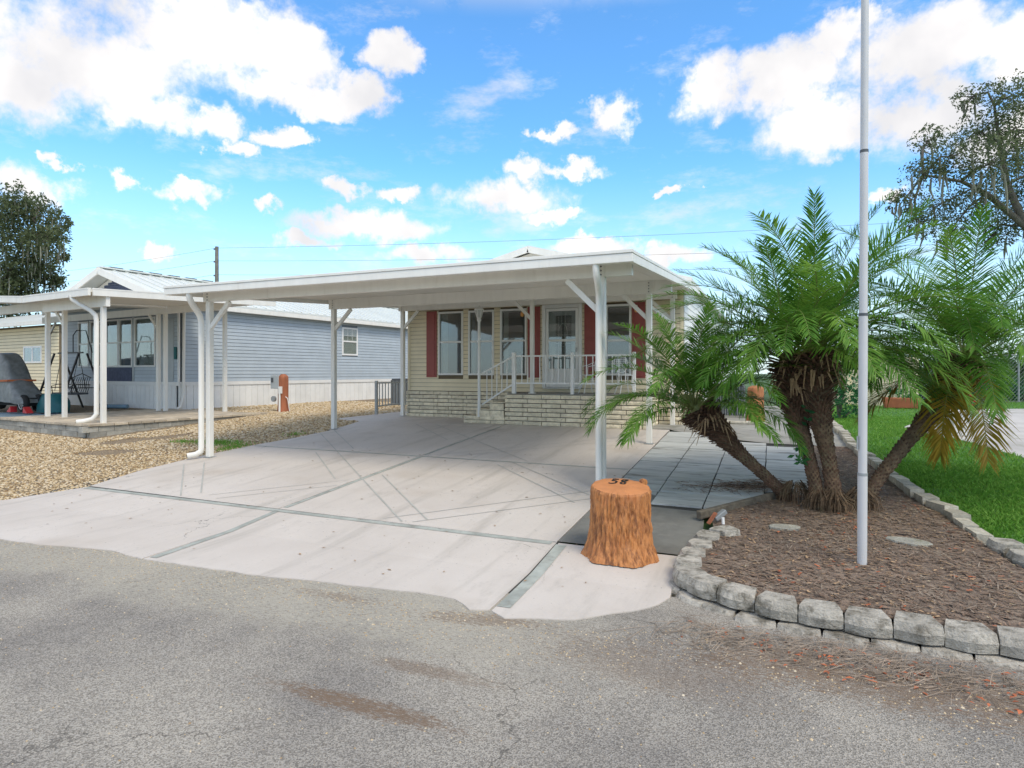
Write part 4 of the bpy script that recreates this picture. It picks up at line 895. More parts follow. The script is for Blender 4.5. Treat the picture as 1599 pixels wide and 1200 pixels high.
def chair(name, x, y, rzz, label, lod=False):
    T = thing(name, label, 'chair', (x,y,1.262), rot=rzz)
    def ring(cx, cz, rx, rz_, yy, n=22, lean=.18): return [(cx+rx*math.cos(2*math.pi*i/n), yy+lean*(cz+rz_*math.sin(2*math.pi*i/n)-.45), cz+rz_*math.sin(2*math.pi*i/n)) for i in range(n+1)]
    MB().tube(ring(0,.72,.17,.22,.2), .010, 6, caps=False).build('back_ring', M['rail'], T, True)
    w = MB()
    for i in range(-4, 5):
        xx = i*.036; h = .22*math.sqrt(max(0,1-(xx/.17)**2)); w.tube([(xx,.2+.18*(.27-h),.72-h),(xx,.2+.18*(.27+h),.72+h)], .004, 5)
    for i in range(-4, 5):
        zz = i*.045; h = .17*math.sqrt(max(0,1-(zz/.22)**2)); w.tube([(-h,.2+.18*(.27+zz),.72+zz),(h,.2+.18*(.27+zz),.72+zz)], .004, 5)
    w.build('back_mesh', M['rail'], T)
    MB().tube([(.22*math.cos(2*math.pi*i/24),.22*math.sin(2*math.pi*i/24),.44) for i in range(25)], .012, 6, caps=False).build('seat_ring', M['rail'], T, True)
    s_ = MB()
    for i in range(-5, 6):
        q = i*.038; h = .22*math.sqrt(max(0,1-(q/.22)**2)); s_.tube([(q,-h,.44),(q,h,.44)], .004, 5)
    s_.build('seat', M['rail'], T)
    for a in (.8,2.35,3.9,5.5): MB().tube([(.2*math.cos(a),.2*math.sin(a),.44),(.17*math.cos(a),.17*math.sin(a),.22),(.26*math.cos(a),.26*math.sin(a),0)], .011, 6).build('leg', M['rail'], T, True)
    for sx in (-1,1): MB().tube([(sx*.17,.22,.75),(sx*.27,.1,.68),(sx*.26,-.12,.64),(sx*.2,-.1,.44)], .010, 6).build('arm', M['rail'], T, True)
chair('patio_chair', -4.07, 14.15, -.9, 'white wire patio chair with an oval back beside the front door')
chair('patio_chair', -3.2, 14.2, .6, 'white wire patio chair under the right hand window, partly behind railing')
for x, lab in ((-5.98,'amber glass wall lamp near the shutter left of the door'),(-3.02,'amber glass wall lamp beside the right shutter')):
    T = thing('wall_lamp', lab, 'wall lamp', (x,HF-.05,3.3)); zl = 3.24
    MB().box(x-.02,x+.02,HF-.10,HF-.055,zl+.09,zl+.15).build('bracket', M['rail'], T)
    MB().tube([(x,HF-.12,zl+.10),(x,HF-.12,zl+.06),(x,HF-.12,zl),(x,HF-.12,zl-.03)], [.03,.05,.045,.015], 12).build('globe', M['bulb'], T, True)

# ------------------------------------------------------------------ things beside our house
def baluster_fence():
    T = thing('walkway_railing', 'grey metal walkway railing between the two houses', 'railing', (-10.62,14.75,.53)); x = -10.62; y0 = 14.75
    for y in (y0, y0+2.4): MB().box(x-.035,x+.035,y-.035,y+.035,.54,1.52).build('rail_post', M['grey_metal'], T)
    for z in (1.45,.78): MB().box(x-.018,x+.018,y0+.036,y0+2.36,z-.018,z+.018).build('rail_bar', M['grey_metal'], T)
    for i in range(1, 16): y = y0+.15*i; MB().box(x-.011,x+.011,y-.011,y+.011,.80,1.43).build('baluster', M['grey_metal'], T)
baluster_fence()
def acunit(name, x, y, w, h, label):
    T = thing(name, label, 'AC unit', (x,y,.53)); hw = w/2
    MB().box(x-hw+.02,x+hw-.02,y-hw+.02,y+hw-.02,.60,.53+h-.06).build('coil', M['dkgrey'], T)
    MB().box(x-hw-.05,x+hw+.05,y-hw-.05,y+hw+.05,.535,.598).build('pad', M['concrete_old'], T)
    MB().box(x-hw,x+hw,y-hw,y+hw,.53+h-.058,.53+h).build('top_cover', M['dkgrey'], T, bevel=.012)
    for i in range(14):
        t = -hw+.03+(w-.06)*i/13
        MB().box(x+t-.006,x+t+.006,y-hw-.006,y-hw+.012,.61,.53+h-.06).build('grille_bar', M['grey_metal'], T); MB().box(x+hw-.012,x+hw+.006,y+t-.006,y+t+.006,.61,.53+h-.06).build('grille_bar', M['grey_metal'], T)
    for sx in (-1,1):
        for sy in (-1,1): MB().box(x+sx*hw-.02,x+sx*hw+.02,y+sy*hw-.02,y+sy*hw+.02,.60,.53+h-.06).build('corner_post', M['dkgrey'], T)
acunit('air_conditioner', -1.15, 17.9, .85, .92, 'dark grey air conditioner behind the leaning left palm')
acunit('air_conditioner', -12.7, 19.6, .85, 1.0, 'dark air conditioner behind the grey walkway railing')
def woodpost(name, x, y, r, h, m, label, cat):
    T = thing(name, label, cat, (x,y,.53)); V = []; nu, nv = 40, 24
    for j in range(nv+1):
        z = h*j/nv
        for i in range(nu):
            a = 2*math.pi*i/nu; k = r*(1+.10*mnoise.noise((math.cos(a)*5,math.sin(a)*5,z*1.2))+.25*math.exp(-z*6)); k *= 1 if j < nv-1 else (.9 if j == nv-1 else .4); V.append((x+k*math.cos(a), y+k*math.sin(a), .525+z))
    F = [(j*nu+i,j*nu+(i+1)%nu,(j+1)*nu+(i+1)%nu,(j+1)*nu+i) for j in range(nv) for i in range(nu)]
    link(npmesh('trunk', V, F), 'trunk', M[m], T, True); MB().tube([(x,y,.52+h-.01),(x,y,.53+h)], [r*.4,.02], 20).build('crown_cap', M[m], T, True); return T
woodpost('carved_post', -.38, 15.9, .185, .92, 'wood_or', 'orange brown carved wooden stump post beside the right walkway', 'wooden post')
mb = MB(); mb.tube([(-1.15,15.5,.575),(-.8,15.35,.57),(-.45,15.42,.575),(-.1,15.5,.57)], .05, 8); tag(mb.build('edging_log', M['edge'], smooth=True), 'pale stone edging curved round the foot of the carved post', 'edging')
U = woodpost('meter_post', -14.16, 14.77, .15, 1.18, 'wood_br', 'brown wooden utility post with grey meter boxes on the gravel', 'utility post')
MB().box(-14.52,-14.20,14.60,14.80,1.25,1.68).build('meter_box', M['vinyl_grey'], U, bevel=.01)
MB().box(-14.49,-14.40,14.585,14.599,1.45,1.6).build('meter_window', M['dkgrey'], U)
MB().box(-14.17,-14.07,14.56,14.64,1.10,1.32).build('switch_box', M['skirt'], U, bevel=.008)
MB().tube([(-14.13,14.58,.53),(-14.13,14.58,1.12)], .03, 10).build('conduit', M['skirt'], U, True)
MB().tube([(-14.42,14.66,.93),(-14.42,14.60,.93)], .09, 14).build('meter_dial', M['grey_metal'], U, True)
MB().tube([(-14.0,14.7,1.0),(-13.92,14.7,.95),(-13.9,14.72,.75),(-13.88,14.75,.53)], .012, 8).build('hose', M['skirt'], U, True)

# ------------------------------------------------------------------ the blue neighbour house
NA = R(6.1); NO = (-17.94, 14.07, 0)
def neighbour():
    T = thing('blue_house', 'blue sided mobile home with white skirting and pale metal roof', 'house', NO, rot=-NA)
    w, L_ = 7.2, 17.0; zs, zt = 1.35, 4.05
    # side wall facing us (x = 0), planks along y
    MB().box(-.1,-.0125,.1,L_,zs,zt).build('side_wall', M['lapshade_blue'], T)
    wy0, wy1, wz0, wz1 = 7.3, 8.25, 2.5, 3.72
    z = zs+.10
    def plank(l):
        me = MB().hexa([(-.012,0,0),(.018,0,0),(.018,l,0),(-.012,l,0),(-.012,0,.116),(.003,0,.116),(.003,l,.116),(-.012,l,.116)]).mesh('siding_plank'); me.materials.append(M['vinyl_blue']); return me
    full, a_, b_ = plank(L_-.2), plank(wy0-.1), plank(L_-.1-wy1)
    while z < zt-.05:
        for me, y in ([(full,.1)] if not (z+.12 > wz0 and z < wz1) else [(a_,.1),(b_,wy1)]):
            o = bpy.data.objects.new('siding_plank', me); COL.objects.link(o); o.parent = T; o.location = (0,y,z)
        z += .125
    Wn = MB().box(-.02,.035,wy0,wy0+.07,wz0,wz1).box(-.02,.035,wy1-.07,wy1,wz0,wz1).box(-.02,.035,wy0+.07,wy1-.07,wz1-.07,wz1).box(-.02,.035,wy0+.07,wy1-.07,wz0,wz0+.07).build('window', M['rail'], T)
    MB().box(-.01,.03,wy0+.07,wy1-.07,3.08,3.14).build('sash_rail', M['rail'], Wn)
    MB().box(.005,.009,wy0+.07,wy1-.07,wz0+.07,3.08).box(.012,.016,wy0+.07,wy1-.07,3.14,wz1-.07).build('pane', M['glass'], Wn)
    MB().box(-.011,-.004,wy0+.07,wy1-.07,wz0+.07,wz1-.07).build('blind_or_reflection', M['curtain'], Wn)
    gr = MB()
    for k in (1,2): gr.box(.017,.022,wy0+.07+k*.27-.006,wy0+.07+k*.27+.006,3.14,wz1-.07)
    gr.box(.023,.027,wy0+.07,wy1-.07,3.36,3.372); gr.build('muntin', M['rail'], Wn)
    # skirting: trim board and vertical panels
    MB().box(-.03,.04,0,L_,zs-.03,zs+.095).build('trim_board', M['skirt'], T)
    sk = MB().hexa([(-.03,0,0),(.012,.006,0),(.012,.244,0),(-.03,.25,0),(-.03,0,.85),(.012,.006,.85),(.012,.244,.85),(-.03,.25,.85)]).mesh('skirting_panel'); sk.materials.append(M['skirt'])
    for i in range(int(L_/.252)):
        o = bpy.data.objects.new('skirting_panel', sk); COL.objects.link(o); o.parent = T; o.location = (0,.0+i*.252,.47)
    # front wall (y = 0)
    ops = [(-2.55,-1.30,1.95,3.66),(-3.52,-2.68,1.95,3.66),(-4.45,-3.56,1.95,3.66),(-5.45,-4.6,1.95,3.66),(-6.3,-5.55,1.95,3.66)]
    wallwith(T, -w, -.1, zs, zt, .012, .095, ops, 'lapshade_blue', 'front_wall')
    siding(T, -w+.08, -.02, zs+.10, zt, 0, 'vinyl_blue', ops, step=.125)
    for i, (a, b, c, d) in enumerate(ops):
        window_unit(T, a, b, c, d, 0, frame=.055, mid=2.82, curtain=((.0,1.0),) if i == 0 else ((0,.12),(.88,1)))
    for x in (-w,-.0): MB().box(x-.03,x+.06,-.03,.005,zs+.1,zt).build('corner_trim', M['skirt'], T)
    MB().box(-2.67,-2.56,-.025,.0,zs+.1,zt).build('window_trim', M['vinyl_grey'], T)
    MB().box(-4.45,-2.7,-.03,-.018,1.42,1.93).build('lower_panel', M['shingle'], T)
    MB().box(-w,.04,-.04,.01,zs-.03,zs+.095).build('trim_board', M['skirt'], T)
    sk2 = MB().hexa([(0,.03,0),(.006,-.012,0),(.244,-.012,0),(.25,.03,0),(0,.03,.85),(.006,-.012,.85),(.244,-.012,.85),(.25,.03,.85)]).mesh('skirting_panel'); sk2.materials.append(M['skirt'])
    for i in range(int(w/.252)):
        o = bpy.data.objects.new('skirting_panel', sk2); COL.objects.link(o); o.parent = T; o.location = (-w+i*.252,0,.47)
    # door panel and blue trim at the corner
    MB().box(-.95,-.25,-.03,.0,1.36,3.55).build('door', M['vinyl_grey'], T)
    MB().tube([(-.1,-.06,2.2),(-.1,-.06,2.6)], .05, 8).build('blue_bottle', M['teal'], T)
    # rear and far walls, roof
    MB().box(-w,-w+.1,.1,L_,.5,zt).build('side_wall', M['vinyl_blue'], T); MB().box(-w+.1,-.1,L_-.1,L_,.5,zt).build('rear_wall', M['vinyl_blue'], T)
    ap, e, f0 = -3.6, .32, -.65; ze = 4.05; za = 5.33
    for s_ in (-1,1):
        xe = e if s_ > 0 else -w-e; P = [(ap,za),(xe,ze)]
        MB().hexa([(ap,f0,za),(xe,f0,ze),(xe,L_+.3,ze),(ap,L_+.3,za),(ap,f0,za+.06),(xe,f0,ze+.06),(xe,L_+.3,ze+.06),(ap,L_+.3,za+.06)]).build('roof', M['roofmetal'], T)
        MB().bar((xe,f0-.015,ze-.03),(ap,f0-.015,za-.03),.05,.22).build('rake_board', M['white'], T)
        n = int((L_+.9)/.42)
        for i in range(n+1):
            y = f0+.02+i*.42
            if s_ > 0: MB().bar((ap,y,za+.075),(xe,y,ze+.075),.045,.04).build('roof_rib', M['roofmetal'], T)
    rc = MB().bar((ap,f0,za+.1),(ap,L_+.3,za+.1),.3,.05).build('ridge_cap', M['roofmetal'], T)
    for i in range(0, 24): MB().box(ap-.12,ap+.16,f0+.3+i*.7,f0+.75+i*.7,za+.126,za+.15).build('ridge_vent', M['dkgrey'], rc)
    MB().box(.18,.33,f0,L_+.3,ze-.16,ze-.005).build('eave_gutter', M['white'], T, bevel=.01)
    MB().box(.001,.18,f0+.6,L_,ze-.05,ze-.02).build('soffit', M['white'], T)
    MB().add([(-w,-.04,zt),(0,-.04,zt),(ap,-.04,za-.04),(-w,.1,zt),(0,.1,zt),(ap,.1,za-.04)], [(0,1,2),(5,4,3),(0,3,4,1),(1,4,5,2),(2,5,3,0)]).build('gable', M['white'], T)
    sh = MB(); 
    for k in range(9):
        z0 = 4.32+k*.085; h = (za-.22-z0)/(za-.04-zt)*3.6
        if h > .1: sh.box(ap-h,ap+h,-.075+.004*k,-.045,z0,z0+.08)
    sh.build('gable_shingles', M['shingle'], T)
    MB().tube([(.09,.18,zt-.12),(.09,.12,3.7),(.09,.10,1.0),(.10,.0,.62),(.12,-.15,.58)], .05, 8).build('downspout', M['white'], T, True)
neighbour()
def ncarport():
    T = thing('neighbour_carport', 'white carport and porch roof in front of the blue house', 'carport', NO, rot=-NA)
    z0 = 3.56
    def slab(x0, x1, y0, y1, zf, name, m):
        MB().hexa([(x0,y0,zf(x0,y0)-.06),(x1,y0,zf(x1,y0)-.06),(x1,y1,zf(x1,y1)-.06),(x0,y1,zf(x0,y1)-.06),(x0,y0,zf(x0,y0)),(x1,y0,zf(x1,y0)),(x1,y1,zf(x1,y1)),(x0,y1,zf(x0,y1))]).build(name, M[m], T)
    r1 = lambda x, y: 3.69+.045*(y+4.6); r2 = lambda x, y: 3.69+.065*(.81-x)+.03*(y+4.6)
    slab(.83,3.95,-4.58,.55,r1,'roof','pan'); slab(-8,.80,-4.58,.3,r2,'roof','pan')
    def fas(p, q, zf):
        a = Vector((*p, zf(*p)-.07)); b = Vector((*q, zf(*q)-.07)); MB().bar(a, b, .06, .15).build('fascia', M['white'], T); MB().bar(a+Vector((0,0,.085)), b+Vector((0,0,.085)), .075, .03).build('fascia_lip', M['white'], T)
    fas((.82,-4.62),(3.97,-4.62),r1); fas((3.97,-4.55),(3.97,.55),r1); fas((-8,-4.62),(.78,-4.62),r2)
    B_ = lambda x0,x1,y,zb,h: MB().box(x0,x1,y-.045,y+.045,zb,zb+h).build('beam', M['white'], T)
    B_(.9,3.95,-4.2,3.33,.27); B_(-7.5,.85,-3.75,3.47,.24); B_(-7,3.6,-.85,3.58,.22)
    for x, y, zb, zt in [(3.74,-4.2,.56,3.33),(.15,-3.8,.50,3.47),(.88,-3.72,.56,3.47),(.38,-.9,.56,3.58),(.62,-.82,.56,3.60),(2.5,-.1,.53,3.75),(-5.2,-3.75,.5,3.47),(-6.6,-.85,.5,3.58)]:
        MB().box(x-.05,x+.05,y-.05,y+.05,zb,zt).build('post', M['white'], T, bevel=.005)
    for x, y, zt, s_ in [(.88,-3.72,3.47,-1),(.38,-.9,3.58,-1),(-5.2,-3.75,3.47,1),(-6.6,-.85,3.58,1)]: MB().bar((x,y,zt-.5),(x+.5*s_,y,zt),.05,.07).build('brace', M['white'], T)
    MB().tube([(3.15,-4.62,3.6),(3.18,-4.6,3.5),(3.3,-4.5,3.38),(3.5,-4.36,3.24),(3.60,-4.30,3.12),(3.62,-4.29,2.98),(3.62,-4.29,.78),(3.58,-4.36,.66),(3.48,-4.5,.615),(3.38,-4.6,.60)], .055, 10).build('downspout', M['white'], T, True)
    MB().tube([(3.38,-4.605,.60),(3.375,-4.61,.60)], .038, 10).build('spout_mouth', M['black'], T)
    P = thing('block_patio', 'raised tan paver patio edged with grey blocks before the blue house', 'patio', NO, rot=-NA)
    MB().box(-.6,3.72,-4.45,-.05,.28,.53).build('core', M['greypaver'], P)
    x = -.6
    pm = MB().box(0,.29,0,.29,0,.03).mesh('paver'); pm.materials.append(M['tanpaver'])
    for i in range(15):
        for j in range(15):
            o = bpy.data.objects.new('paver', pm); COL.objects.link(o); o.parent = P; o.location = (-.6+i*.295, -4.45+j*.295, .531+random.uniform(0,.003))
    bk = MB().box(0,.34,0,.16,0,.125).mesh('block'); bk.materials.append(M['greypaver']); cp = MB().box(0,.30,0,.26,0,.05).mesh('cap_block'); cp.materials.append(M['tanpaver'])
    for row in range(2):
        for i in range(13):
            o = bpy.data.objects.new('block', bk); COL.objects.link(o); o.parent = P; o.location = (-.75+i*.35-(.17 if row else 0), -4.62+random.uniform(-.01,.01), .25+row*.13)
            o = bpy.data.objects.new('block', bk); COL.objects.link(o); o.parent = P; o.location = (3.98, -4.6+i*.35-(.17 if row else 0), .25+row*.13); o.rotation_euler = (0,0,R(90))
    for i in range(15):
        o = bpy.data.objects.new('cap_block', cp); COL.objects.link(o); o.parent = P; o.location = (-.7+i*.315, -4.66, .512+random.uniform(0,.006))
        o = bpy.data.objects.new('cap_block', cp); COL.objects.link(o); o.parent = P; o.location = (4.02, -4.4+i*.315, .512); o.rotation_euler = (0,0,R(90))
    tag(MB().add([(NO[0]+math.cos(-NA)*x-math.sin(-NA)*y, NO[1]+math.sin(-NA)*x+math.cos(-NA)*y, z) for x, y, z in [(-16,-6.6,.3),(-.62,-4.6,.46),(-.62,.0,.49),(-16,.0,.49)]], [(0,1,2,3)]).build('blue_slab', M['patioblue']), kind='structure')
ncarport()
def cart():
    T = thing('covered_vehicle', 'small vehicle under a grey tarp with an orange strap', 'covered vehicle', NO, rot=-NA)
    secs = [(-8,2.35,.34),(-6,2.42,.36),(-5.25,2.42,.34),(-4.98,2.36,.32),(-4.62,1.95,.34),(-4.28,1.52,.38),(-4.02,1.36,.40),(-3.76,1.16,.38),(-3.56,.98,.34),(-3.5,.84,.30)]
    V = []; n = 26; y0 = -2.6; hem = .80
    for k, (x, zt, hw) in enumerate(secs):
        for i in range(n+1):
            t = i/n; s_ = -1+2*t; e = 5
            yy = math.copysign(min(1, abs(math.sin(s_*math.pi/2))**.55), s_)*hw; zz = hem-.06*(k > 6)+(zt-hem)*max(0, (1-abs(s_)**3.2))
            p = mnoise.noise((x*2.2, yy*2.4, zz*2.6)); V.append((x+.07*p, y0+yy*(1+.10*p)+(.05*math.sin(x*9+zz*3)*(1-(zz-hem)/1.7)), zz+.05*p))
    m_ = n+1; F = [(k*m_+i,(k+1)*m_+i,(k+1)*m_+i+1,k*m_+i+1) for k in range(len(secs)-1) for i in range(n)]
    o = link(npmesh('tarp', V, F), 'tarp', M['cover'], T, True); sm_ = o.modifiers.new('sub', 'SUBSURF'); sm_.levels = sm_.render_levels = 2
    MB().bar((-6.8,-2.99,1.44),(-4.3,-3.0,1.50),.02,.06).build('strap', M['strap'], T); MB().bar((-4.28,-2.99,1.5),(-4.2,-2.25,1.5),.02,.06).build('strap', M['strap'], T)
    MB().box(-6.9,-3.6,-2.72,-2.46,.68,.95).build('chassis', M['rubber'], T)
    for x in (-3.72,-6.3):
        for y, f in ((-2.80,1),(-2.40,-1)):
            wl = MB()
            V2 = []; ns, nr = 32, 8
            for i in range(ns):
                a = 2*math.pi*i/ns
                for j in range(nr):
                    b = 2*math.pi*j/nr; r = .225+.055*math.cos(b); V2.append((x+r*math.cos(a), y+.09*math.sin(b), .775+r*math.sin(a)))
            wl.add(V2, [(i*nr+j, ((i+1)%ns)*nr+j, ((i+1)%ns)*nr+(j+1)%nr, i*nr+(j+1)%nr) for i in range(ns) for j in range(nr)]); w_ = wl.build('wheel', M['rubber'], T, True)
            MB().tube([(x,y-.02,.775),(x,y+.04,.775)], .19, 24).build('wheel_disc', M['rubber'], w_)
            rm = MB(); ring = [(x+.185*math.cos(2*math.pi*i/24), y-.05*f, .775+.185*math.sin(2*math.pi*i/24)) for i in range(25)]; rm.tube(ring, .014, 6, caps=False)
            for i in range(8):
                a = 2*math.pi*i/8+.2
                for d in (-.09,.09): rm.bar((x+.04*math.cos(a),y-.055*f,.775+.04*math.sin(a)),(x+.18*math.cos(a+d),y-.055*f,.775+.18*math.sin(a+d)),.012,.012)
            rm.tube([(x,y-.07*f,.775),(x,y-.04*f,.775)], .045, 12); rm.build('rim', M['alu'], w_)
    for x, lab in ((-4.25,'red plastic wheel chock left of the covered vehicle wheel'),(-3.2,'red plastic wheel chock right of the covered vehicle wheel')):
        c = MB(); s_ = 1 if x < -4 else -1
        P = [(x-.16*s_,-2.98),(x+.12*s_,-2.98),(x+.12*s_,-2.8),(x-.16*s_,-2.8)]
        c.hexa([(P[0][0],P[0][1],.49),(P[1][0],P[1][1],.49),(P[2][0],P[2][1],.49),(P[3][0],P[3][1],.49),(P[0][0]+.05*s_,P[0][1],.53),(P[1][0]-.02*s_,P[1][1],.68),(P[2][0]-.02*s_,P[2][1],.68),(P[3][0]+.05*s_,P[3][1],.53)])
        E_ = thing('wheel_chock', lab, 'wheel chock', NO, rot=-NA); c.build('wedge', M['chock'], E_)
    # teal storage lump behind the wheel
    V3 = []; nu, nv = 20, 8
    for j in range(nv+1):
        t = j/nv
        for i in range(nu):
            a = 2*math.pi*i/nu; r = 1-.35*t**3; k = 1+.12*mnoise.noise((math.cos(a)*2, math.sin(a)*2, t*2)); V3.append((-3.15+.55*r*k*math.cos(a), -2.2+.4*r*k*math.sin(a), .49+.58*t))
    E_ = thing('teal_bag', 'teal bundle on the slab right of the covered vehicle', 'bundle', NO, rot=-NA)
    link(npmesh('body', V3, [(j*nu+i,j*nu+(i+1)%nu,(j+1)*nu+(i+1)%nu,(j+1)*nu+i) for j in range(nv) for i in range(nu)]), 'body', M['teal'], E_, True); MB().add([V3[nv*nu+i] for i in range(nu)], [tuple(range(nu))]).build('lid', M['teal'], E_)
cart()
def swing(name, x0, x1, y, label, canopy=True):
    T = thing(name, label, 'porch swing', NO, rot=-NA); zb, zt = .5, 2.42; m = M['black']
    for x in (x0, x1):
        for s_ in (-1,1): MB().bar((x,y+.12*s_,zt-.02),(x+.05,y+.75*s_,zb),.05,.05).build('leg', m, T)
        MB().bar((x,y-.45,1.25),(x,y+.45,1.25),.03,.03).build('brace', m, T)
        MB().tube([(x-.02,y-.28,zt),(x-.02,y-.28,zt+.55),(x-.02,y-.18,zt+.72),(x-.02,y+.1,zt+.74),(x-.02,y+.3,zt)], .016, 8).build('canopy_hoop', m, T, True)
    MB().bar((x0,y,zt),(x1,y,zt),.05,.05).build('top_bar', m, T)
    for x in (x0+.25, x1-.25):
        for q in (-.22,.22): MB().tube([(x,y,zt),(x,y+q,1.15)], .010, 6).build('hanger', m, T)
    MB().box(x0+.15,x1-.15,y-.28,y+.25,1.02,1.08).build('seat', M['dkgrey'], T, bevel=.02)
    b = MB(); n = 9
    for i in range(n):
        x = x0+.25+(x1-x0-.5)*i/(n-1); b.tube([(x,y+.25,1.08),(x+.06,y+.28,1.25),(x-.04,y+.31,1.42),(x,y+.34,1.58)], .010, 6)
    b.tube([(x0+.2,y+.34,1.58),((x0+x1)/2,y+.36,1.72),(x1-.2,y+.34,1.58)], .016, 8); b.build('backrest', m, T)
    for x in (x0+.17, x1-.17): MB().tube([(x,y-.25,1.07),(x,y-.28,1.3),(x,y-.1,1.36),(x,y+.3,1.34)], .014, 6).build('armrest', m, T)
swing('porch_swing', -4.55, -2.95, -1.45, 'black metal porch swing near the blue house windows')
tag(MB().tube([(-20.2,13.9,.60),(-20.9,13.7,.60),(-21.8,13.9,.60)], .07, 8).build('blue_roll', M['patioblue'], smooth=True), 'rolled blue mat lying on the neighbour patio', 'mat')
def yellow_house():
    T = thing('yellow_house', 'pale yellow sided house beyond the covered vehicle', 'house', (-39.5,21.5,.5), rot=-NA)
    w, wr, zt = 12, 3.0, 3.95
    MB().box(-w,wr,.021,7,0,zt).build('wall', M['lapshade'], T)
    me = MB().hexa([(-w,-.02,0),(wr,-.02,0),(wr,.02,0),(-w,.02,0),(-w,-.003,.168),(wr,-.003,.168),(wr,.02,.168),(-w,.02,.168)]).mesh('siding_plank'); me.materials.append(M['yellow'])
    for i in range(20):
        o = bpy.data.objects.new('siding_plank', me); COL.objects.link(o); o.parent = T; o.location = (0,0,.05+i*.19)
    MB().hexa([(-w-.4,-.6,zt),(wr+.4,-.6,zt),(wr+.4,3.5,zt+1.2),(-w-.4,3.5,zt+1.2),(-w-.4,-.6,zt+.1),(wr+.4,-.6,zt+.1),(wr+.4,3.5,zt+1.3),(-w-.4,3.5,zt+1.3)]).build('roof', M['roofmetal'], T)
    MB().box(-w-.4,wr+.4,-.72,-.6,zt-.05,zt+.16).build('fascia', M['white'], T)
    a, b, c, d = -1.0, 1.15, 1.79, 2.77
    Wn = MB().box(a,a+.09,-.05,.0,c,d).box(b-.09,b,-.05,.0,c,d).box(a+.09,b-.09,-.05,.0,d-.09,d).box(a+.09,b-.09,-.05,.0,c,c+.09).box((a+b)/2-.05,(a+b)/2+.05,-.05,.0,c+.09,d-.09).build('window', M['rail'], T)
    for p, q in ((a+.09,(a+b)/2-.05),((a+b)/2+.05,b-.09)): MB().box(p,q,-.035,-.03,c+.09,d-.09).build('pane', M['glass'], Wn); MB().box(p,q,-.026,-.021,c+.09,d-.09).build('blind_or_reflection', M['bluereflect'], Wn)  # blue sheet behind each pane paints a reflection in the glass
M['bluereflect'] = mat('blue_window_reflection', (.012,.11,.34), .7, .4, 3)
yellow_house()

# ------------------------------------------------------------------ power pole and lines
PT = Vector((-46.19,40.05,0)); P2 = Vector((-8.5,47.49,0))
def power():
    T = thing('utility_pole', 'weathered wooden power pole behind the blue house roof', 'utility pole', PT)
    MB().tube([PT, PT+Vector((0,0,13.1))], [.22,.15], 12).build('shaft', M['polewood'], T, True)
    for z in (12.9,11.75,10.5): MB().bar(PT+Vector((-.35,0,z)), PT+Vector((.1,0,z)), .12,.12).build('insulator', M['polewood'], T)
    d = (P2-PT); 
    for k, (z, z2) in enumerate(((12.95,12.75),(11.8,11.2),(10.55,10.0))):
        for s_, lab in ((1,('uppermost','middle','lowest')[k]+' thin power line running right from the wooden pole'),(-1,('uppermost','middle','lowest')[k]+' thin power line running left from the wooden pole')):
            a = PT+Vector((0,-.1,z)); b = PT+(d*1.75 if s_ > 0 else Vector((-45.0,2.46,0)))+Vector((0,0,z+(z2-z)*1.6 if s_ > 0 else z+.25))
            pts = [a.lerp(b, t/16)-Vector((0,0,.45*4*(t/16)*(1-t/16))) for t in range(17)]
            tag(MB().tube(pts, .011, 4).build('power_line', M['wire']), lab, 'power line')
power()

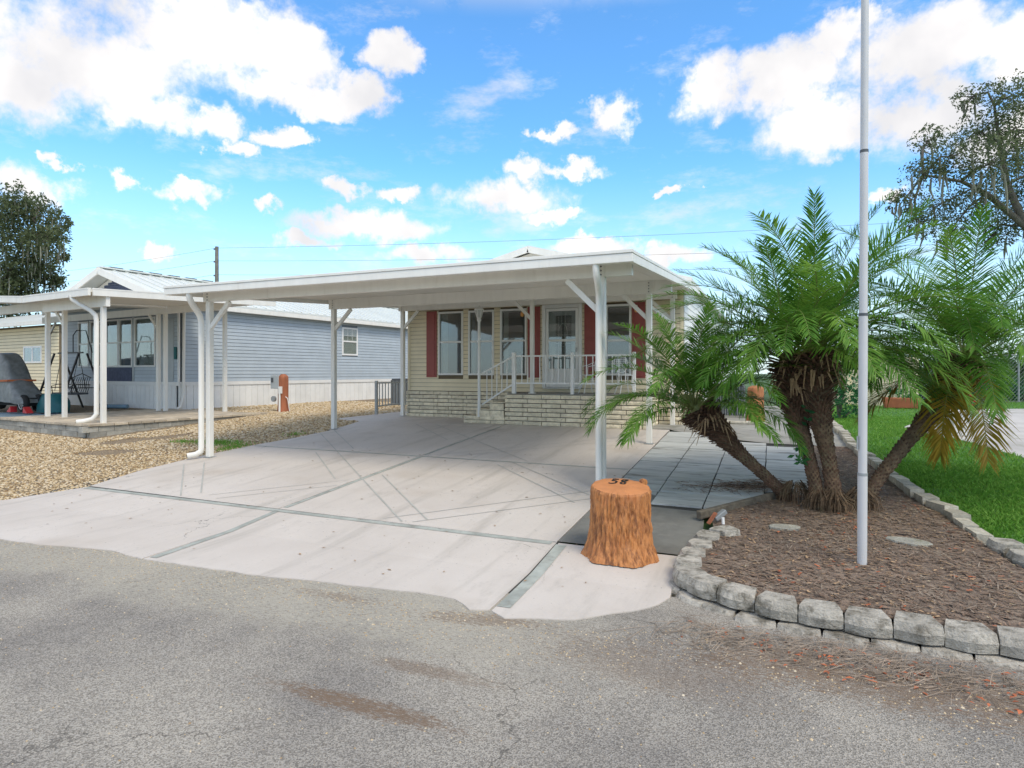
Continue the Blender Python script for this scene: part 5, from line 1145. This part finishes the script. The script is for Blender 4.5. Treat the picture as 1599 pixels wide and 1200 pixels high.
# ------------------------------------------------------------------ palms
CAMX, CAMY = 0.0, 0.0
def frond_mesh(L_, el0, az, droop, nl, lmax, seed, stiff=1.0):
    r = random.Random(seed); V = []; F = []; MI = []; TN = []
    n = 14; pts = []; p = Vector((0,0,0)); ca, sa = math.cos(az), math.sin(az); tw = r.uniform(-.25,.25)
    el = el0; tans = []
    for i in range(n+1):
        t = i/n; el = el0-droop*(t**1.35); az_ = az+tw*t
        d = Vector((math.cos(az_)*math.cos(el), math.sin(az_)*math.cos(el), math.sin(el))); tans.append(d); pts.append(p.copy()); p = p+d*(L_/n)
    def at_(t):
        k = min(n-1, int(t*n)); u = t*n-k; return pts[k].lerp(pts[k+1], u), tans[k].lerp(tans[k+1], u).normalized()
    for i in range(n+1):                                       # rachis: 3-sided taper
        w = .011*(1-.8*i/n)*(1.7 if i == 0 else 1); d = tans[i]; side = d.cross(Vector((0,0,1)));
        if side.length < .05: side = Vector((-sa,ca,0))
        side.normalize(); up = side.cross(d); V += [pts[i]-side*w, pts[i]+side*w, pts[i]-up*w*1.3]
    for i in range(n):
        for k in range(3): F.append((i*3+k,i*3+(k+1)%3,i*3+3+(k+1)%3,i*3+3+k)); MI.append(1); TN.append(.5)
    ft = r.random()*.5
    for j in range(nl):
        t = .13+.87*(j+.5)/nl; P, d = at_(t); side = d.cross(Vector((0,0,1)))
        if side.length < .05: side = Vector((-sa,ca,0))
        side.normalize(); up = side.cross(d).normalized()
        ll = lmax*(.55+.45*math.sin(min(1,(t-.05)/.5)*math.pi/2))*(1 if t < .6 else 1-.62*(t-.6)/.4)*r.uniform(.88,1.08)
        al = R(64-34*t)+r.uniform(-.13,.13)
        for s_ in (-1,1):
            dr = (d*math.cos(al)+side*s_*math.sin(al)+up*(.30+r.uniform(-.25,.25))).normalized()
            wv = dr.cross(up).normalized(); w = .0080*r.uniform(.75,1.3); g = .30/stiff*r.uniform(.6,1.5)
            q0 = P+d*(r.uniform(-.006,.006)); q1 = q0+dr*ll*.5-Vector((0,0,1))*g*ll*.14; q2 = q0+dr*ll-Vector((0,0,1))*g*ll*.62
            o = len(V); V += [q0-wv*w*.5, q0+wv*w*.5, q1+wv*w, q1-wv*w, q2]
            F += [(o,o+1,o+2,o+3)]; MI.append(0); tn = ft+r.random()*.5; TN.append(tn); F += [(o+3,o+2,o+4)]; MI.append(0); TN.append(tn)
    me = bpy.data.meshes.new('frond'); me.from_pydata([tuple(v) for v in V], [], F); me.polygons.foreach_set('material_index', MI)
    tone(me, TN); return me
YAZ = -2.3
def palm(name, label, path, radii, nf, L_, seed, az_bias=None, yellow=(), stub_from=.45, lmax=.26, elmin=-35):
    r = random.Random(seed); base = Vector(path[0]); T = thing(name, label, 'palm tree', base)
    # smooth path
    P = [Vector(p) for p in path]; pts = []; rad = []; K = 40
    def cr(i, t):
        p0, p1, p2, p3 = P[max(0,i-1)], P[i], P[i+1], P[min(len(P)-1,i+2)]
        return .5*((2*p1)+(p2-p0)*t+(2*p0-5*p1+4*p2-p3)*t*t+(3*p1-p0-3*p2+p3)*t**3)
    ns = len(P)-1
    for k in range(K+1):
        s_ = k/K*ns; i = min(ns-1, int(s_)); t = s_-i; pts.append(cr(i,t)); rad.append((radii[i]*(1-t)+radii[i+1]*t)*(1+.06*math.sin(k*2.1)))
    MB().tube(pts, rad, 18).build('trunk', M['palmtrunk'], T, True)
    # persistent leaf bases: small scars below, long ragged stubs near the head
    sb = MB(); n = 620
    for k in range(n):
        t = .03+.95*k/n; s_ = t*K; i = min(K-1, int(s_)); c = pts[i].lerp(pts[i+1], s_-i); rr = rad[i]; d = (pts[i+1]-pts[i]).normalized()
        a = k*2.39996; x = d.cross(Vector((.3,.9,.2))).normalized(); y = d.cross(x); o_ = x*math.cos(a)+y*math.sin(a); q = o_.cross(d)
        big = max(0, (t-stub_from)/(1-stub_from)); ln = .022+.135*big**.7*r.uniform(.5,1.3); w = .011+.014*big; th = .006
        b0 = c+o_*rr*.93; up = d*(.8-.25*big)+o_*(.5+.9*big)+Vector((0,0,-.55*big*r.random())); up.normalize(); tip = b0+up*ln
        sb.add([b0-q*w-d*.012, b0+q*w-d*.012, b0+q*w+d*.018, b0-q*w+d*.018, tip-q*w*.45+o_*th, tip+q*w*.45+o_*th, tip+q*w*.35+d*.01, tip-q*w*.35+d*.01], [(0,1,5,4),(1,2,6,5),(2,3,7,6),(3,0,4,7),(4,5,6,7)])
    tag(sb.build('leaf_bases', M['palmbase'], T), kind='stuff')
    # crown
    H = pts[-1]; ax = (pts[-1]-pts[-4]).normalized()
    MB().tube([H-ax*.05, H+ax*.10, H+ax*.26], [rad[-1]*.8,rad[-1]*.55,.02], 12).build('crownshaft', M['rachis'], T, True)
    for k in range(nf):
        t = k/(nf-1); el = R(78-(78-elmin)*t**.72)+r.uniform(-.12,.12); az = k*2.39996+r.uniform(-.25,.25)
        dr = R(36+48*math.sin(math.pi*min(1,t*.8)))+r.uniform(-.15,.25); l = L_*(.82+.3*math.sin(math.pi*(.25+.6*t)))*r.uniform(.88,1.1)
        me = frond_mesh(l, el, az, dr, 68, lmax*r.uniform(.9,1.08), seed*100+k, stiff=1.25-.75*t)
        ye = k in yellow
        if ye: me = frond_mesh(l*.75, R(r.uniform(-50,-15)), YAZ+r.uniform(-.7,.7), R(45), 60, lmax, seed*100+k, stiff=.5)
        me.materials.append(M['palmyellow'] if ye else M['palmleaf']); me.materials.append(M['rachis'])
        o = bpy.data.objects.new('frond', me); COL.objects.link(o); o.parent = T; o.location = H+ax*(.10*(1-t))+Vector((math.cos(az),math.sin(az),0))*rad[-1]*.45-base
        if ye: o['label'] = 'yellowing old frond hanging low'
    # a few dead brown spathes and petioles under the crown
    dd = MB()
    for k in range(60):
        a = r.uniform(0,6.28); c = H-ax*r.uniform(0,.34); o_ = Vector((math.cos(a),math.sin(a),0)); p1 = c+o_*(rad[-1]+.05)+Vector((0,0,.02)); p2 = p1+o_*r.uniform(.04,.14)-Vector((0,0,r.uniform(.08,.26)))
        dd.tube([c+o_*rad[-1]*.6, p1, p2], [.014,.016,.004], 5, flat=.45)
    tag(dd.build('dead_petioles', M['deadleaf'], T), kind='stuff')
    return T
palm('palm_tree', 'short palm leaning left over the blue pavers', [(.22,8.05,.2),(.0,8.12,.42),(-.42,8.15,.80),(-.72,8.15,1.12),(-.88,8.13,1.30)], [.075,.060,.078,.135,.14], 34, 1.5, 3, stub_from=.42, elmin=12, lmax=.29)
palm('palm_tree', 'upright palm with slimmer trunk, left of the clump centre', [(.50,7.78,.2),(.40,8.0,.75),(.26,8.2,1.30),(.20,8.3,1.90)], [.075,.066,.115,.15], 36, 1.75, 4, stub_from=.5, lmax=.36, elmin=10)
palm('palm_tree', 'tallest upright palm at the centre of the clump', [(.66,7.78,.2),(.60,7.95,.75),(.50,8.1,1.35),(.47,8.2,2.02)], [.085,.076,.125,.155], 46, 1.80, 5, stub_from=.5, lmax=.39, elmin=8)
palm('palm_tree', 'palm leaning right behind the flagpole with yellowing lower fronds', [(.92,7.92,.2),(1.15,8.3,.52),(1.62,8.85,1.05),(2.02,9.2,1.5),(2.22,9.35,1.92)], [.085,.066,.082,.145,.15], 50, 1.98, 6, stub_from=.5, lmax=.40, elmin=14, yellow=(38,40,42,43))
def roots():
    mb = MB(); r = random.Random(8)
    for k in range(420):
        cx, cy = r.choice(((.25,8.03),(.5,7.78),(.64,7.76),(.66,7.74),(.92,7.92))); a = r.uniform(0,6.28); z = bedz(cx,cy); ra = r.uniform(.08,.24)
        p0 = Vector((cx+.06*math.cos(a), cy+.06*math.sin(a), z+r.uniform(.10,.26))); p2 = Vector((cx+ra*math.cos(a), cy+ra*math.sin(a), z-.01)); p1 = (p0+p2)/2+Vector((math.cos(a)*.04,math.sin(a)*.04,.03))
        mb.tube([p0,p1,p2], [.006,.005,.003], 3, caps=False)
    tag(mb.build('palm_roots', M['palmtrunk']), 'mat of brown fibrous roots round the palm clump base', 'roots', kind='stuff')
roots()
def vine(x, y, z, n, label):
    V = []; F = []; T = thing('fern', label, 'plant', (x,y,z))
    for k in range(n):
        a = random.uniform(0,6.28); l = random.uniform(.05,.10); p = Vector((random.gauss(0,.05),random.gauss(0,.03),random.uniform(-.10,.10))); d = Vector((math.cos(a),math.sin(a)*.5,random.uniform(-.7,.3))).normalized(); w = d.cross(Vector((0,1,.2))).normalized()*l*.22
        o = len(V); V += [p, p+d*l*.5+w, p+d*l, p+d*l*.5-w]; F.append((o,o+1,o+2,o+3))
    me = npmesh('leaf_sprays', np.array(V)+np.array((x,y,z)), F); tone(me); link(me, 'leaf_sprays', M['bushleaf'], T)
vine(.34, 7.93, .80, 26, 'green fern growing on the left side of the middle palm trunk')
vine(.36, 7.98, 1.28, 8, 'tiny green seedling on the middle palm trunk below the crown')

# ------------------------------------------------------------------ trees
def leaf_cloud(blobs, per, size, flat=.8):
    Vs = []; n_ = 0
    for x, y, z, r in blobs:
        n = int(per*r*r); d = rng.normal(size=(n,3)); d /= np.linalg.norm(d,axis=1)[:,None]; rr = r*rng.random(n)**.42
        c = np.array((x,y,z))+d*rr[:,None]*np.array((1,1,flat))*1.12
        # sub-clumping
        k = max(3,int(n/45)); cl = c[rng.integers(0,n,k)]; pick = rng.integers(0,k,n); c = np.where(rng.random((n,1)) < .55, cl[pick]+rng.normal(size=(n,3))*r*.13, c); Vs.append(c)
    C = np.concatenate(Vs); n = len(C)
    a = rng.normal(size=(n,3)); a /= np.linalg.norm(a,axis=1)[:,None]; b = np.cross(a, rng.normal(size=(n,3))); b /= np.linalg.norm(b,axis=1)[:,None]
    s_ = size*rng.uniform(.6,1.4,n)[:,None]
    V = np.stack([C-a*s_, C+b*s_*.45, C+a*s_, C-b*s_*.45],1).reshape(-1,3); return V, np.arange(4*n).reshape(-1,4)
def oak(name, label, blobs, trunk, limbs, per, size, moss=0, fork=None):
    T = thing(name, label, 'tree', trunk[0])
    MB().tube(trunk, [.45-.2*i/len(trunk) for i in range(len(trunk))], 12).build('trunk', M['bark'], T, True)
    br = MB(); top = Vector(trunk[-1])
    for l in limbs: br.tube([Vector(p) for p in l], [.17*(1-.75*i/(len(l)-1)) for i in range(len(l))], 8)
    nodes = [Vector(p) for l in limbs for p in l]+[top]
    for x, y, z, r in blobs:
        c = Vector((x,y,z)); s_ = min(nodes, key=lambda q: (q-c).length); mid = s_.lerp(c,.5)+Vector((random.uniform(-.3,.3),random.uniform(-.3,.3),random.uniform(-.1,.4)))
        br.tube([s_,mid,c], [.06,.045,.02], 5)
        for k in range(9):
            d = Vector((random.gauss(0,1),random.gauss(0,1),random.gauss(0,.7))).normalized()*r*random.uniform(.6,1.1); br.tube([c.lerp(mid,random.random()*.5),c+d*.55+Vector((0,0,.08)),c+d], [.022,.014,.005], 4, caps=False)
    br.build('limbs', M['bark'], T, True)
    V, F = leaf_cloud(blobs, per, size); me = npmesh('crown', V, F); tone(me); tag(link(me, 'crown', M['oakleaf'], T), kind='stuff')
    if moss:
        mm = MB()
        for k in range(moss):
            x, y, z, r = random.choice(blobs); p = Vector((x+random.uniform(-.6,.6)*r, y+random.uniform(-.6,.6)*r, z-random.uniform(-.2,.6)*r)); l = random.uniform(.4,1.3)*min(1.4,r)
            mm.tube([p, p+Vector((random.gauss(0,.05),0,-l*.5)), p+Vector((random.gauss(0,.1),0,-l))], [.03,.05,.008], 4, caps=False)
        tag(mm.build('hanging_moss', M['moss'], T), kind='stuff')
RB = [(8.76,30.9,12.97,1.04),(7.8,31.82,13.6,.68),(9.44,31.77,11.86,1.37),(8.26,32.27,12.24,.96),(6.23,31.5,11.91,.71),(6.64,29.24,10.36,1.04),(7.98,29.59,10.03,1.37),(10.53,34.27,10.59,1.51),(5.64,29.66,9.92,.77),(4.95,29.25,8.84,.66),(6.99,33.44,9.41,1.15),(7.96,31.57,8.75,1.15),(10.0,34.03,8.57,1.15),(5.64,30.6,8.13,.77),(11.38,33.77,13.83,1.64),(11.74,31.79,11.13,2.19),(11.63,33.86,9.63,1.64),(14.7,36.18,9.91,2.19),(13.46,34.15,13.89,1.64),(7.12,32.39,7.91,.82),(8.86,32.83,7.65,.82)]
oak('oak_tree', 'sparse spreading oak with hanging moss above the right palm', RB, [(12.95,33.8,.4),(12.7,33.7,3.2),(12.2,33.5,6.2)], [[(12.2,33.5,6.0),(9.9,32.5,8.0),(8.4,31.9,9.4),(7.4,31.4,9.9),(5.9,30.8,10.2)],[(9.9,32.5,8.0),(9.2,32.2,9.8),(8.9,32.1,11.6),(8.6,31.6,13.0)],[(12.2,33.5,6.0),(12.6,33.6,9.0),(12.2,33.2,12.5)],[(12.4,33.6,6.0),(14.5,35.5,8.5)]], 1150, .062, moss=90)
LB = [(-49.68,25.77,13.66,1.66),(-51.09,28.19,14.18,1.33),(-49.25,28.25,13.05,1.04),(-50.34,26.52,11.6,1.89),(-47.23,26.68,11.13,1.33),(-49.99,29.13,10.63,.66),(-51.56,26.75,9.39,1.89),(-50.91,28.1,9.31,1.42),(-50.5,28.97,8.68,.85),(-55.33,26.18,13.41,2.84),(-57.23,26.27,9.69,3.32),(-57.24,23.98,11.21,2.84),(-52.17,27.91,7.91,1.89),(-50.6,28.6,12.0,1.1),(-53,27,7.0,2.0),(-49.6,27.5,9.9,1.0)]
oak('oak_tree', 'dense dark green oak draped with moss at the left edge', LB, [(-55,26.5,.4),(-54.6,26.5,4),(-54,26.6,7)], [[(-54,26.6,6.5),(-52.5,26.9,9),(-51,27.2,11.5),(-50,27.2,13)],[(-54,26.6,6.5),(-55.5,26.2,10),(-55.5,26,13)],[(-52.5,26.9,9),(-50.5,28,9.3)]], 620, .12, moss=200)

# ------------------------------------------------------------------ right-hand background
def cloudstuff(name, label, blobs, per, size, m, cat, kind=None, stem=None):
    V, F = leaf_cloud(blobs, per, size, 1.0); me = npmesh(name, V, F); tone(me)
    if kind: return tag(link(me, name, M[m]), label, cat, kind=kind)
    x, y = blobs[0][0], blobs[0][1]; T = thing(name, label, cat, (x,y,.53))
    link(me, 'foliage', M[m], T); s_ = MB()
    for b in blobs: s_.tube([(x,y,.5),(b[0],b[1],b[2])], [.03,.012], 6)
    s_.build('stem', M['bark'], T); return T
cloudstuff('shrub', 'bushy green shrub beside the walkway behind the palm clump', [(1.62,18.3,.95,.42),(1.75,18.2,1.35,.4),(1.5,18.4,1.75,.36),(1.7,18.3,2.15,.3),(2.0,18.3,.8,.35)], 2600, .045, 'bushleaf', 'shrub')
hb = []
for i in range(46):
    t = i/45; x = 1.5+26*t; y = 40+6*t+random.uniform(-1,1); hb.append((x, y, .9+random.uniform(0,.5), 1.1)); hb.append((x+random.uniform(-.5,.5), y+1.5, 2.0+random.uniform(-.3,.5), .9))
cloudstuff('thicket', 'dark green overgrown thicket beyond the chain link fence', hb, 520, .11, 'hedgeleaf', 'thicket', kind='stuff')
gb_ = []
for i in range(40): gb_.append((5+17*i/39, 33.5+3.2*i/39+random.uniform(-.3,.6), .75+random.uniform(0,.25), .6))
cloudstuff('tall_weeds', 'tall green weeds along the foot of the chain link fence', gb_, 900, .07, 'bushleaf', 'weeds', kind='stuff')
def chain():
    T = thing('chain_link_fence', 'grey chain link fence in front of the thicket', 'fence', (10,31.5,.53)); p0 = Vector((4.6,29.5,.53)); p1 = Vector((19,35.6,.53)); L_ = (p1-p0).length; d = (p1-p0)/L_; h = 1.95
    n = 6
    for i in range(n+1):
        p = p0+d*L_*i/n; MB().tube([p, p+Vector((0,0,h+.05))], .035, 8).build('fence_post', M['grey_metal'], T, True)
    MB().tube([p0+Vector((0,0,h)), p1+Vector((0,0,h))], .025, 8).build('top_rail', M['grey_metal'], T, True)
    mb = MB(); s_ = .16; k = -int(h/s_)
    while k*s_ < L_:
        for sg in (1,-1):
            a = k*s_; b = a+h
            t0, t1 = max(0,a), min(L_,b)
            if t1 > t0:
                z0 = (t0-a) if sg > 0 else h-(t0-a); z1 = (t1-a) if sg > 0 else h-(t1-a); mb.tube([p0+d*t0+Vector((0,0,z0)), p0+d*t1+Vector((0,0,z1))], .006, 3, caps=False)
        k += 1
    tag(mb.build('wire_mesh', M['grey_metal'], T), kind='stuff')
chain()
def creamfence():
    T = thing('panel_fence', 'cream vinyl panel fence at the back of the lawn', 'fence', (2.6,26.2,.53)); p0 = Vector((.6,27.1,0)); p1 = Vector((4.7,25.4,0)); n = 22; d = (p1-p0)/n; nn = Vector((-d.y,d.x,0)).normalized()*.02
    for i in range(n):
        a = p0+d*i+d*.02; b = p0+d*(i+.98); MB().hexa([a-nn+Vector((0,0,.52)), b-nn+Vector((0,0,.52)), b+nn+Vector((0,0,.52)), a+nn+Vector((0,0,.52)), a-nn+Vector((0,0,2.3)), b-nn+Vector((0,0,2.3)), b+nn+Vector((0,0,2.3)), a+nn+Vector((0,0,2.3))]).build('panel', M['yellow'], T)
    for i in (0,11,22): p = p0+d*i-nn*3; MB().box(p.x-.05,p.x+.05,p.y-.05,p.y+.05,.52,2.38).build('fence_post', M['yellow'], T)
creamfence()
T = thing('terracotta_planter', 'long terracotta planter on the lawn before the cream fence', 'planter', (4.02,24.3,.53))
MB().hexa([(3.55,24.15,.54),(4.5,24.15,.54),(4.5,24.5,.54),(3.55,24.5,.54),(3.48,24.08,.9),(4.57,24.08,.9),(4.57,24.57,.9),(3.48,24.57,.9)]).build('trough', M['terracotta'], T, bevel=.03)
V, F = leaf_cloud([(3.8,24.3,1.05,.25),(4.2,24.3,1.0,.28)], 3000, .05); me = npmesh('foliage', V, F); tone(me); link(me, 'foliage', M['bushleaf'], T)
def pot():
    x, y = 3.38, 14.5; T = thing('white_planter', 'square white planter of red flowers on the pale path', 'planter', (x,y,.53)); b, t, h = .24, .34, .50
    ca, sa = math.cos(.35), math.sin(.35); q = lambda r, z: [(x+ca*a-sa*b_, y+sa*a+ca*b_, z) for a, b_ in ((-r,-r),(r,-r),(r,r),(-r,r))]
    MB().hexa(q(b,.535)+q(t,.53+h-.06)).build('bowl', M['potwhite'], T, bevel=.015); MB().hexa(q(t+.03,.53+h-.058)+q(t+.03,.53+h)).build('rim', M['potwhite'], T, bevel=.01)
    V, F = leaf_cloud([(x,y,1.12,.3),(x+.28,y-.05,1.0,.22),(x-.25,y,1.05,.2),(x+.35,y+.1,.8,.2)], 3200, .035); me = npmesh('foliage', V, F); tone(me); link(me, 'foliage', M['bushleaf'], T)
    V, F = leaf_cloud([(x+.05,y-.1,1.28,.12),(x+.2,y-.1,1.2,.1),(x-.1,y-.1,1.22,.1)], 900, .03); me = npmesh('flowers', V, F); tone(me); link(me, 'flowers', M['petal'], T)
pot()
cloudstuff('agave_plant', 'spiky dark plant on the pale path at the right edge', [(5.75,15.6,.75,.3),(5.8,15.6,1.0,.25),(6.3,15.8,1.1,.4)], 2200, .07, 'hedgeleaf', 'plant')

# ------------------------------------------------------------------ repeats share a group
GROUPS = {'palm_tree': 'palms of the clump in the bed', 'air_conditioner': 'air conditioners beside the houses', 'patio_chair': 'wire chairs on the porch', 'wheel_chock': 'chocks at the covered vehicle wheel', 'wall_lamp': 'amber wall lamps on the porch', 'power_line': 'power lines on the wooden pole', 'stepping_stone': 'stepping stones in the palm bed', 'oak_tree': 'moss hung oaks', 'fern': 'small plants on the palm trunk'}
for o in COL.objects:
    k = o.name.split('.')[0]
    if o.parent is None and k in GROUPS: o['group'] = GROUPS[k]
